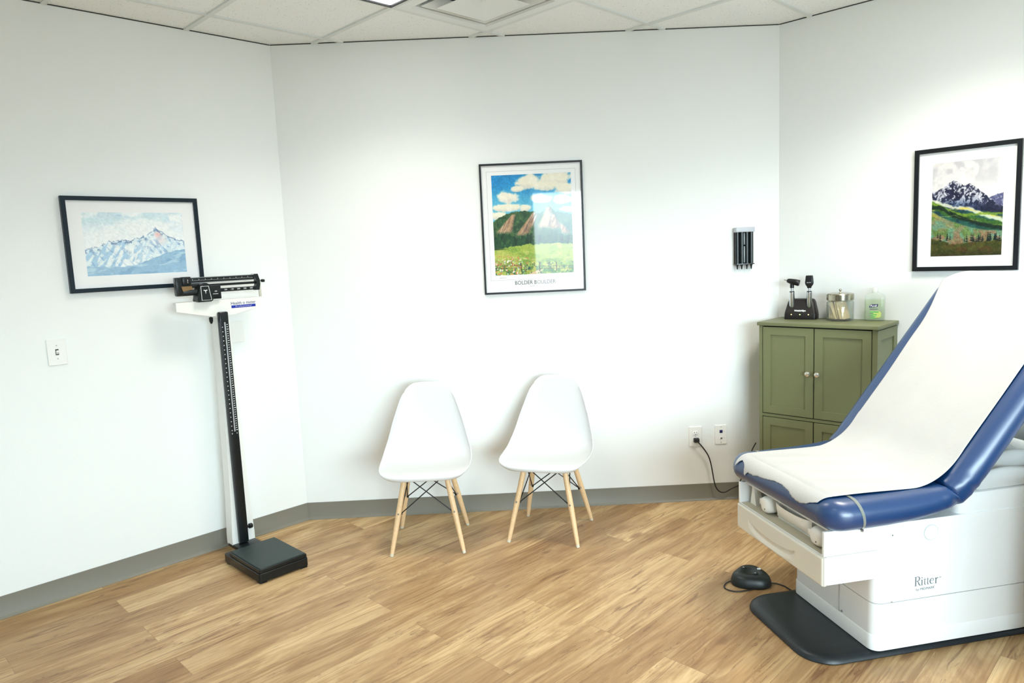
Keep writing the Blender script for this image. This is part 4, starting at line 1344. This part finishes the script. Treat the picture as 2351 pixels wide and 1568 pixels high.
# stirrup bay
mb = MB()
mb.box(-.200, .10, .0, .012, .408, .498, .002); mb.box(-.200, .10, .568, .580, .408, .498, .002)
mb.box(-.196, .10, .012, .568, .406, .412)
mb.box(-.172, .10, .012, .568, .4915, .498)
mb.box(.10, UE, .0, .58, .408, .498, .002)
mb.build('bay_housing', shell_w, tb, smooth=0)
mb = MB(); mb.box(-.197, -.05, .02, .56, .4122, .4135); mb.build('bay_floor', mat('bay_floor_grey', rgb(176, 170, 148), rough=.6), tb)
stir = mat('stirrup_white', (0.82, 0.81, 0.76), rough=.4)
for v_, z_, w_ in ((.076, .450, .036), (.410, .452, .030)):
    mb = MB()
    rg = []
    for u_, q in ((-.186, .60), (-.182, .82), (-.170, .97), (-.150, 1.0), (-.110, 1.0), (-.09, .8), (-.085, .5)):
        rg.append([(u_, v_ + a, z_ + b) for a, b in rrect(-w_ * q, w_ * q, -.034 * q, .034 * q, .024 * q, 5)(0)])
    mb.rings(rg)
    s = mb.build('stirrup', stir, tb)
    mb = MB(); mb.box(-.175, .05, v_ + w_ * .9, v_ + w_ * .9 + .022, z_ - .012, z_ + .012, .003); mb.build('stirrup_arm', stir, s)
    mb = MB(); mb.cyl((-.1862, v_ - .010, z_ - .014), (-.180, v_ - .010, z_ - .014), .0032, seg=10); mb.build('stirrup_screw', slot_m, s)
mb = MB(); mb.prism([(.500, .413), (.545, .413), (.530, .486), (.520, .486)], lambda p: (-.165, p[0], p[1]), lambda p: (-.135, p[0], p[1]))
mb.build('bay_strut', stir, tb, smooth=0)
mb = MB()
def tray(u, v):
    vv = .135 + .225 * u
    k = math.sqrt(max(0, 1 - (2 * u - 1) ** 2))
    z = .424 + .060 * v
    return (-.155 - .028 * k * math.sin(v * math.pi * .5) ** .8, vv, z)
mb.grid(tray, 24, 10)
mb.box(-.150, .09, .135, .360, .4135, .484)
mb.build('foot_tray', stir, tb, smooth=30)
# drawer
mb = MB(); mb.box(-.190, .013, .0, .578, .3035, .4065, .002); dr = mb.build('drawer', shell_w, tb, smooth=0)
mb = MB()
def dface(u, v):
    vv = -.001 + .582 * u; zz = .302 + .103 * v
    off = 0
    k = 1 - ((vv - .325) / .165) ** 2
    if k > 0:
        ze = .372 - .030 * math.sqrt(k)
        dz = ze - zz
        if 0 <= dz < .034: off = .018 * min(1, k * 2.2) * (1 - dz / .034)
    e = min(vv + .001, .581 - vv, zz - .302, .405 - zz)
    r = .006
    if e < r: off += r - math.sqrt(max(0, r * r - (r - e) ** 2))
    return (-.207 + off, vv, zz)
mb.grid(dface, 160, 70)
mb.box(-.1995, -.1905, -.001, .581, .302, .405, .001)
mb.build('drawer_front', shaded_cream_w, dr, smooth=50)
# side details
mb = MB(); mb.lathe([(.0005, -.0035), (.025, -.0035), (.0268, -.002), (.0268, .002)], c=(.223, 0, .447), seg=40, axis='y'); mb.build('side_plug', shell_w, tb, smooth=30)
mb = MB(); mb.lathe([(.0272, -.0006), (.0296, -.0006), (.0296, .002), (.0272, .002), (.0272, -.0006)], c=(.223, 0, .447), seg=40, cap=False, axis='y'); mb.build('plug_ring', mat('ring_grey', rgb(196, 202, 204), rough=.4), tb)
mb = MB()
Mx = vert(.160, -.0002, .254)
for pts_, w_ in (([(.0058, 0), (.0058, .034)], .0042), ([(0, .0005), (.012, .0005)], .0010), ([(0, .0335), (.012, .0335)], .0010),
                 ([(.006, .0335), (.014, .0336), (.0195, .0315), (.0212, .0262), (.0195, .021), (.0145, .0180), (.008, .0178)], [.001, .0018, .0038, .0044, .0038, .0018, .001]),
                 ([(.0110, .0178), (.0150, .0150), (.0185, .0075), (.022, .0018), (.0265, .0008)], [.001, .0030, .0042, .0040, .001]),
                 ([(.0315, 0), (.0315, .0205)], .0036), ([(.0275, .0190), (.0315, .0205)], .0012), ([(.0280, .0004), (.0352, .0004)], .0009), ([(.0312, .0262), (.0312, .0298)], .0036),
                 ([(.0425, .0265), (.0425, .0040), (.0440, .0012), (.0480, .0012)], [.0012, .0036, .0030, .0009]), ([(.0385, .0200), (.0480, .0200)], .0012),
                 ([(.0545, .0265), (.0545, .0040), (.0560, .0012), (.0600, .0012)], [.0012, .0036, .0030, .0009]), ([(.0505, .0200), (.0600, .0200)], .0012),
                 ([(.0640, .0120), (.0795, .0120), (.0780, .0178), (.0725, .0210), (.0665, .0180), (.0640, .0110), (.0665, .0035), (.0725, .0002), (.0790, .0035)], [.0008, .0010, .0030, .0014, .0030, .0042, .0034, .0014, .0006]),
                 ([(.0885, 0), (.0885, .0205)], .0036), ([(.0845, .0190), (.0885, .0205)], .0012), ([(.0850, .0004), (.0925, .0004)], .0009), ([(.0890, .0140), (.0930, .0195), (.0975, .0195)], [.0010, .0020, .0036])):
    mb.ribbon(pts_, w_, Mx, .0006)
mb.text('TM', .006, vert(.266, -.0002, .274), .0003)
mb.text('by MIDMARK', .0125, vert(.206, -.0002, .2395), .0004, sx=1.08)
mb.build('lettering', mat('logo_grey', rgb(100, 110, 116), rough=.5), tb, smooth=0)
# upper frame behind the backrest
mb = MB(); mb.slab(rrect(.335, UE, .004, .576, .03, 5), [(0, .498), (0, .560), (.004, .570), (.014, .575)]); mb.build('top_frame', shell_w, tb)

# cushions: lofted sections (top point, bottom point, half width)
VC = .302
def section(top, bot, hw, ripple=0.0, ph=0.0):
    cx, cz = (top[0] + bot[0]) / 2, (top[1] + bot[1]) / 2
    dx, dz = (top[0] - bot[0]) / 2, (top[1] - bot[1]) / 2
    h = math.hypot(dx, dz); ux, uz = dx / h, dz / h
    out = []
    r = min(h, hw) * .98
    n = 12
    pts_ = []
    for ccx, ccy, s in ((hw - r, h - r, 0), (-hw + r, h - r, 1), (-hw + r, -h + r, 2), (hw - r, -h + r, 3)):
        for k in range(n + 1):
            t = (s + k / n) * math.pi / 2
            pts_.append((ccx + r * math.cos(t), ccy + r * math.sin(t)))
        if s in (0, 2):      # extra points across the flats so the surface can crown
            sg = 1 if s == 0 else -1
            for k in range(1, 12):
                x = sg * (hw - r) * (1 - 2 * k / 12)
                pts_.append((x, sg * h))
    for x, y in pts_:
        q = max(0, abs(x) - (hw - r)) / r      # 0 on the flat, 1 at the side
        if ripple: 
            w = ripple * q * (.6 + .4 * math.sin(y * 70 + ph))
            x -= math.copysign(w, x)
        crown = .004 * (1 - (x / hw) ** 2) if y > 0 else 0
        y2 = y + crown
        out.append((cx + ux * y2, VC + x, cz + uz * y2))
    return out
HW = .360
RC = .088
rg = []
for x in (0, .003, .008, .016, .028, .042, .056, .070, .088):
    hw = HW - RC + math.sqrt(RC ** 2 - (RC - x) ** 2)
    h = .0545 * math.sqrt(max(.003, 1 - (1 - min(x, .055) / .055) ** 2)) if x < .055 else .0545
    rg.append(section((-.215 + x, .555 + h), (-.215 + x, .555 - h), hw))
for ut, zt, ub, zb, rp in ((-.05, .6105, -.05, .5005, 0), (.03, .611, .02, .502, 0), (.10, .612, .09, .506, 0), (.16, .614, .15, .513, 0), (.195, .616, .19, .520, .002), (.21, .617, .21, .524, -.001),
                           (.225, .619, .235, .530, .003), (.238, .620, .255, .5355, .000), (.250, .620, .275, .542, .006), (.262, .615, .292, .548, .014), (.272, .606, .302, .553, .024), (.280, .596, .306, .560, .036)):
    rg.append(section((ut, zt), (ub, zb), HW, rp, ut * 60))
mb = MB(); mb.rings(rg); mb.build('seat_cushion', vinyl, tb, smooth=80)
T = (math.cos(math.radians(50.5)), math.sin(math.radians(50.5)))
Nn = (T[1], -T[0])                 # points down/behind
TH = .113
B0 = (.270, .636)
def bpt(L, k=0.0):
    return (B0[0] + T[0] * L + Nn[0] * k, B0[1] + T[1] * L + Nn[1] * k)
rg = []
rg.append(section((.272, .604), (.300, .560), .325))
rg.append(section((.262, .615), (.302, .549), .343, .012))
rg.append(section((.257, .624), (.312, .545), .353, .006, 1))
rg.append(section((.262, .634), (.326, .547), .358, .010, 2))
for L, k, rp in ((.018, 1.0, .002), (.034, 1.01, .009), (.050, 1.0, .001), (.066, 1.0, .005), (.09, 1, 0), (.14, 1, 0), (.22, 1, 0), (.34, 1, 0), (.5, 1, 0), (.66, 1, 0), (.78, 1, 0)):
    b_ = bpt(L, TH * k)
    if L < .05: b_ = (b_[0] - (.05 - L) * .35, b_[1] - (.05 - L) * .10)
    rg.append(section(bpt(L), b_, HW, rp, L * 90))
LT = .925; RT = .13
for x in (.118, .09, .07, .055, .04, .026, .015, .007, .002, .0):
    hw = HW - RT + math.sqrt(RT ** 2 - (RT - x) ** 2)
    h = TH / 2 * (math.sqrt(max(.003, 1 - (1 - min(x, .055) / .055) ** 2)) if x < .055 else 1)
    m_ = bpt(LT - x, TH / 2)
    rg.append(section((m_[0] - Nn[0] * h, m_[1] - Nn[1] * h), (m_[0] + Nn[0] * h, m_[1] + Nn[1] * h), hw))
mb = MB(); mb.rings(rg); mb.build('back_cushion', vinyl, tb, smooth=80)
mb = MB()
P_ = [bpt(.16, TH - .01), bpt(.80, TH - .01), bpt(.80, TH + .022), bpt(.16, TH + .022)]
mb.prism(P_, lambda p: (p[0], .07, p[1]), lambda p: (p[0], .51, p[1])); mb.build('back_support', shaded_cream_w, tb, smooth=0)
for v_ in (.14, .44):
    a_, b_ = bpt(.55, TH + .01), (.92, .57)
    mb = MB(); mb.tube([(a_[0], v_, a_[1]), (b_[0], v_, b_[1])], .011, 14); mb.build('support_strut', steel, tb)
# clear band over the front of the seat
strap_m = clear_mat('clear_strap', (.72, .74, .62), .15, 1.5, .30)
rg2 = []
for du in (0, .013):
    s_ = section((-.108 + du, .6125), (-.083 + du * .6, .4985), HW + .0018)
    rg2.append(s_)
mb = MB()
n_ = len(rg2[0])
mb.rings(rg2, cap=False); o = mb.build('clear_strap', strap_m, tb, fix=True)
mb = MB(); mb.cyl((-.075, -.028, .5035), (-.075, -.028, .4970), .006, .005, 12); mb.build('strap_button', steel, tb)

# exam paper -----------------------------------------------------------
TEAR = [(-.02, .05), (.03, .052), (.045, .058), (.063, .065), (.083, .0757), (.098, .0785), (.113, .084), (.126, .0825), (.1394, .0837), (.150, .080), (.1617, .080), (.172, .0745), (.1814, .0717), (.190, .066),
        (.2024, .0635), (.215, .0615), (.228, .060), (.243, .0565), (.26, .0565), (.275, .058), (.29, .0575), (.3145, .062), (.330, .065), (.345, .0665), (.356, .070), (.370, .0695), (.3865, .0725), (.405, .0725), (.42, .0765),
        (.432, .080), (.446, .078), (.458, .080), (.4733, .079), (.486, .088), (.494, .098), (.500, .100), (.505, .078), (.509, .064), (.518, .0565), (.532, .050), (.545, .046), (.555, .052), (.568, .070), (.580, .085), (.60, .085)]
def tear(v):
    for (a, ea), (b, eb) in zip(TEAR, TEAR[1:]):
        if v <= b:
            return ea + (eb - ea) * (v - a) / (b - a)
    return TEAR[-1][1]
def recede(v, r):
    dv = max(0, VC - HW + r - v, v - (VC + HW - r)); dv = min(dv, r * .98)
    return r - math.sqrt(r * r - dv * dv)
# path pieces: front drape (s<0), seat, bend, back, over the top, down to the roll
def bez(p0, p1, p2, t):
    return ((1 - t) ** 2 * p0[0] + 2 * t * (1 - t) * p1[0] + t * t * p2[0], (1 - t) ** 2 * p0[1] + 2 * t * (1 - t) * p1[1] + t * t * p2[1])
ZP = .6160
core = [(-.16 + .30 * k / 10, ZP) for k in range(11)]
pb = bpt(.11, -.0035); pm = ((B0[0] - .012), ZP + .002)
core += [bez((.14, ZP), pm, pb, k / 14) for k in range(1, 15)]
core += [bpt(.11 + (.86 - .11) * k / 30, -.0045) for k in range(1, 31)]
for k in range(1, 9):
    a = math.pi * .5 * k / 8
    c_b = bpt(.868, .0535)
    core.append((c_b[0] + (-Nn[0] * math.cos(a) + T[0] * math.sin(a)) * .0585, c_b[1] + (-Nn[1] * math.cos(a) + T[1] * math.sin(a)) * .0585))
for k in range(1, 7):
    a = math.pi * .5 + math.radians(52) * k / 6
    core.append((c_b[0] + (-Nn[0] * math.cos(a) + T[0] * math.sin(a)) * .0585, c_b[1] + (-Nn[1] * math.cos(a) + T[1] * math.sin(a)) * .0585))
RCEN = (1.02, .655); RRAD = .048
end_ = core[-1]
core += [(end_[0] + (RCEN[0] + RRAD - end_[0]) * k / 12, end_[1] + (RCEN[1] - end_[1]) * k / 12) for k in range(1, 13)]
NC = len(core)
NV = 150
NF = 16
vs, fs = [], []
hsh = lambda a, b: math.sin(a * 12.9898 + b * 78.233) * 43758.5453 % 1
for j in range(NV + 1):
    q = j / NV
    t_ = tear(.030 + (.578 - .030) * q) + .0022 * (hsh(j, 1) - .5)
    row = []
    for i in range(NF):
        s = t_ * (1 - i / NF)
        v = .030 + (.578 - .030) * q
        v = v - .018 * (1 - q) * (i / NF) ** 1.0
        ph = s / .0595
        u = -.16 - .0592 * math.sin(ph) + recede(v, RC) * min(1, s / .03)
        z = .5565 + .0595 * math.cos(ph) - .003 * (1 - (abs(v - VC) / .3) ** 2) * 0
        row.append((u, v, z))
    for i, (u, z) in enumerate(core):
        # edges: near / far
        if i <= 11: near, far = .012 - .014 * i / 11, .578 - .004 * i / 11
        elif i <= 25: near, far = -.002, .570
        elif i <= 55:
            k = (i - 25) / 30
            near = -.002 - .040 * sst(.55, 1, k); far = .568 + .056 * sst(.60, 1, k) - .004 * math.sin(k * 9)
        else: near, far = -.042, .622
        v = near + (far - near) * q
        if i > 48 and i < 70:
            w = min(1, (i - 48) / 8)
            r_ = recede(v, RT) * w
            u -= T[0] * r_; z -= T[1] * r_
        # slight crown and waviness of the paper
        wv = .0022 * math.sin(q * 9 + i * .23) * math.sin(i * .17 + 1) + .0012 * math.sin(q * 31 + i * .5)
        kk = .004 * (1 - (2 * q - 1) ** 2) + abs(wv) * 0 + wv * .6 + .001
        if i >= 70: kk = wv
        if i < 14: u, z = u, z + kk
        else: u, z = u - Nn[0] * kk, z - Nn[1] * kk
        row.append((u, v, z))
    vs += row
W_ = NF + NC
for j in range(NV):
    for i in range(W_ - 1):
        a = j * W_ + i
        fs.append((a, a + 1, a + W_ + 1, a + W_))
paper = mat("exam_paper", (0.55, 0.55, 0.54), rough=.7, vary=.05, vscale=7, bump=.5, bscale=90, spec=.3)
mb = MB(); mb._add(vs, fs)
ep = mb.build('exam_paper', paper, None, smooth=80, M=MT)
md = ep.modifiers.new('thick', 'SOLIDIFY'); md.thickness = .0006; md.offset = 1
tag(ep, 'white exam paper sheet with torn edge running over the blue table cushions', 'exam paper')
mb = MB(); mb.lathe([(.012, -.29), (.047, -.29), (.047, .29), (.012, .29)], c=(RCEN[0], .29, RCEN[1]), seg=40, axis='y')
mb.lathe([(.012, -.29), (.0, -.29)], c=(RCEN[0], .29, RCEN[1]), seg=8, axis='y', cap=False) if False else None
rl = mb.build('paper_roll', paper, None, smooth=40, M=MT)
tag(rl, 'white roll of exam paper lying behind the raised backrest', 'paper roll')
# folded white sheet lying on the frame behind the backrest
mb = MB()
def sheet(u, v):
    x = .42 + .50 * u
    if x > .90: pass
    y = .010 + .56 * v
    z = .602 + .016 * math.sin(v * 15 + u * 4) + .010 * math.sin(v * 34 - u * 7 + 1.3) + .018 * math.sin(u * 3.0)
    e = min(v, 1 - v) / .05
    if e < 1: z = .578 + (z - .578) * math.sqrt(max(0, 1 - (1 - e) ** 2))
    e2 = min(u, 1 - u) / .08
    if e2 < 1: z = .578 + (z - .578) * math.sqrt(max(0, 1 - (1 - e2) ** 2))
    return (x, y, z)
mb.grid(sheet, 40, 90)
mb.box(.43, .91, .014, .566, .5755, .578)
fsh = mb.build('folded_sheet', mat('sheet_white', (0.64, 0.65, 0.64), rough=.8, bump=.3, bscale=60), None, smooth=80, M=MT)
tag(fsh, 'crumpled white sheet lying on the table frame behind the backrest', 'sheet')

# foot pedal -----------------------------------------------------------
MP = Matrix.Translation((1.010, 3.010, 0)) @ Matrix.Rotation(math.radians(-14), 4, 'Z')
pd = thing('foot_pedal', 'black rounded foot control pedal on the floor in front of the exam table', 'foot pedal', MP)
ped = mat('pedal_black', rgb(22, 28, 28), rough=.42, vary=.1)
def blob(k):
    out = []
    for i in range(48):
        t = i / 48 * 2 * math.pi
        r = .083 * (1 + .10 * math.cos(3 * (t + math.radians(30)))) 
        out.append((r * math.cos(t) * 1.0 * k, r * math.sin(t) * 1.02 * k))
    return out
mb = MB()
rg = []
for k, z in ((.93, 0), (.99, .004), (1.0, .012), (.97, .026), (.90, .040), (.80, .048), (.62, .0515), (.36, .0505), (.30, .047), (.20, .0455), (.02, .0450)):
    rg.append([(x, y, z) for x, y in blob(k)])
mb.rings(rg); mb.build('body', ped, pd, smooth=50)
for x, y in ((-.028, .030), (.018, -.022)):
    mb = MB(); mb.slab(rrect(x - .013, x + .013, y - .010, y + .010, .007, 4), [(0, .046), (0, .053), (.002, .0545)]); b_ = mb.build('button', ped, pd)
    mb = MB(); mb.prism([(x - .004, y - .002), (x + .004, y - .002), (x, y + .004)], lambda p: (p[0], p[1], .0546), lambda p: (p[0], p[1], .0551)); mb.build('button_mark', tick_m, b_, smooth=0)
mb = MB()
mb.box(.030, .046, .030, .036, .0490, .0520); mb.box(.030, .044, .022, .027, .0490, .0522); mb.box(.033, .047, .037, .041, .048, .0505)
Mr = Matrix.Translation((-.040, -.030, .0500)) @ Matrix.Rotation(math.radians(-42), 4, 'Z')
mb.text('Ritter', .019, Mr, .0004, bold=.0003)
mb.build('marking', tick_m, pd, smooth=0)
def smooth_path(pts_, n=8):
    out = []
    for i in range(len(pts_) - 1):
        p0 = Vector(pts_[max(0, i - 1)]); p1 = Vector(pts_[i]); p2 = Vector(pts_[i + 1]); p3 = Vector(pts_[min(len(pts_) - 1, i + 2)])
        for k in range(n):
            t = k / n
            out.append(.5 * ((2 * p1) + (-p0 + p2) * t + (2 * p0 - 5 * p1 + 4 * p2 - p3) * t * t + (-p0 + 3 * p1 - 3 * p2 + p3) * t ** 3))
    out.append(Vector(pts_[-1]))
    return out
cable_m = mat('cable_black', rgb(26, 26, 26), rough=.45, vary=.1)
Pinv = MP.inverted()
cpts = [(.965, 3.035, .012), (.930, 3.022, .006), (.893, 2.995, .0045), (.880, 2.955, .0045), (.915, 2.922, .0045), (.985, 2.932, .0045), (1.045, 2.962, .0045), (1.095, 2.984, .0045), (1.135, 2.955, .0045), (1.150, 2.905, .006)]
mb = MB(); mb.tube(smooth_path([Pinv @ Vector(p) for p in cpts]), .0028, 10); mb.build('cable', cable_m, pd)

# power cord ----------------------------------------------------------
pc = thing('electrical_cable', 'black power cord hanging from the wall outlet to the floor behind the table', 'power cord', FB @ Matrix.Translation((2.284, 0, .3675)))
mb = MB(); mb.slab(rrect(-.0155, .0155, -.012, .013, .005, 3), [(0, .0), (0, .012), (.003, .016)], plane='xz')
mb2 = MB()
rg = []
for y, q in ((-.0087, 1.0), (-.016, 1.0), (-.030, .92), (-.034, .75)):
    rg.append([(x * q + .003, y, z * q) for x, z in rrect(-.0155, .0155, -.0125, .0125, .004, 3)(0)])
mb.bm.free(); mb2.rings(rg); mb2.build('plug', cable_m, pc)
cpts = [(.003, -.030, -.004), (.020, -.034, -.022), (.045, -.030, -.055), (.068, -.028, -.094), (.082, -.028, -.140), (.092, -.030, -.200), (.101, -.032, -.255), (.113, -.034, -.290), (.135, -.036, -.312), (.165, -.034, -.314),
        (.200, -.030, -.298), (.245, -.028, -.280), (.250, -.03, -.280)]
mb = MB(); mb.tube(smooth_path(cpts), .0036, 10)
mb.build('cable', cable_m, pc)
cc = MB(); cc.tube(smooth_path([(.13, -.03, -.06), (.16, -.025, .0), (.19, -.02, .08), (.215, -.018, .14), (.235, -.016, .175)]), .003, 8)
# charger lead dropping beside the cabinet
cl = cc.build('charger_lead', cable_m, None, M=FB @ Matrix.Translation((2.40, 0, .16)))
tag(cl, 'short black lead running up beside the cabinet foot', 'cable')

# a cart added out of view to shade the far part of the exam table
dk = thing('added_shade_cart', 'plain grey cart added out of view to shade the side of the exam table', 'cart', Matrix.Translation((2.10, 1.92, 0)))
dk_m = mat('cart_grey', rgb(96, 92, 84), rough=.5, vary=.05)
mb = MB(); mb.box(-.33, .33, -.27, .27, .08, .68, .006); mb.build('body', dk_m, dk)
mb = MB(); mb.box(-.34, .34, -.28, .28, .68, .705, .004); mb.build('cart_top', dk_m, dk)
for k in range(3):
    mb = MB(); mb.box(-.31, .31, -.285, -.27, .10 + k * .165, .25 + k * .165, .003); d_ = mb.build('drawer', dk_m, dk)
    mb = MB(); mb.tube([(-.08, -.30, .21 + k * .165), (.08, -.30, .21 + k * .165)], .006, 10); mb.box(-.08, -.07, -.30, -.284, .205 + k * .165, .215 + k * .165); mb.box(.07, .08, -.30, -.284, .205 + k * .165, .215 + k * .165)
    mb.build('handle', steel, d_)
for sx in (-.28, .28):
    for sy in (-.22, .22):
        mb = MB(); mb.cyl((sx - .012, sy, .035), (sx + .012, sy, .035), .035, seg=20); mb.cyl((sx, sy, .06), (sx, sy, .085), .012); mb.build('caster', blk, dk)

# ------------------------------------------------------------------ light
w = bpy.data.worlds.new('world'); SC.world = w; w.use_nodes = True
wn = w.node_tree.nodes; wl = w.node_tree.links
wtc = wn.new('ShaderNodeTexCoord'); wsp = wn.new('ShaderNodeSeparateXYZ'); wrp = wn.new('ShaderNodeValToRGB'); wmr = wn.new('ShaderNodeMapRange')
wl.new(wtc.outputs['Generated'], wsp.inputs[0]); wl.new(wsp.outputs[2], wmr.inputs[0])
wmr.inputs[1].default_value = -1; wmr.inputs[2].default_value = 1
wl.new(wmr.outputs[0], wrp.inputs[0]); wl.new(wrp.outputs[0], wn['Background'].inputs[0])
el = wrp.color_ramp.elements
el[0].position = .47; el[0].color = (0.19, 0.22, 0.235, 1)
el[1].position = .53; el[1].color = (.74, .92, 1.01, 1)
wn['Background'].inputs[1].default_value = SKY
def area(name, loc, rot, sx, sy, e, col):
    d = bpy.data.lights.new(name, 'AREA'); d.shape = 'RECTANGLE'; d.size = sx; d.size_y = sy; d.energy = e; d.color = col
    o = bpy.data.objects.new(name, d); COL.objects.link(o); o.location = loc; o.rotation_euler = rot
    return o
po = area('window_daylight', ((WX0 + WX1) / 2, YR - .10, (WZ0 + WZ1) / 2), (math.radians(90), 0, 0), WX1 - WX0 - .02, WZ1 - WZ0 - .02, 1, (1, 1, 1))
po.data.cycles.is_portal = True
for i, (a, b) in enumerate(LAMPS):
    p = G(a + .5, b + .5, H - .02)
    o = area('panel_light', p, (0, 0, math.radians(45)), .5, .5, LAMP_W[i], (1.0, .95, .85))
    o.data.spread = math.radians(128)
SC.render.engine = 'CYCLES'
SC.cycles.use_denoising = True
SC.cycles.max_bounces = 8
SC.cycles.diffuse_bounces = 4
SC.cycles.glossy_bounces = 3
SC.cycles.use_adaptive_sampling = True
SC.cycles.adaptive_threshold = 0.1
SC.cycles.transparent_max_bounces = 12
SC.cycles.sample_clamp_indirect = 6
SC.cycles.caustics_reflective = False
SC.cycles.caustics_refractive = False
SC.view_settings.view_transform = 'Standard'
SC.view_settings.look = 'None'
SC.view_settings.gamma = 1
SC.view_settings.use_curve_mapping = False
SC.view_settings.exposure = 0.78
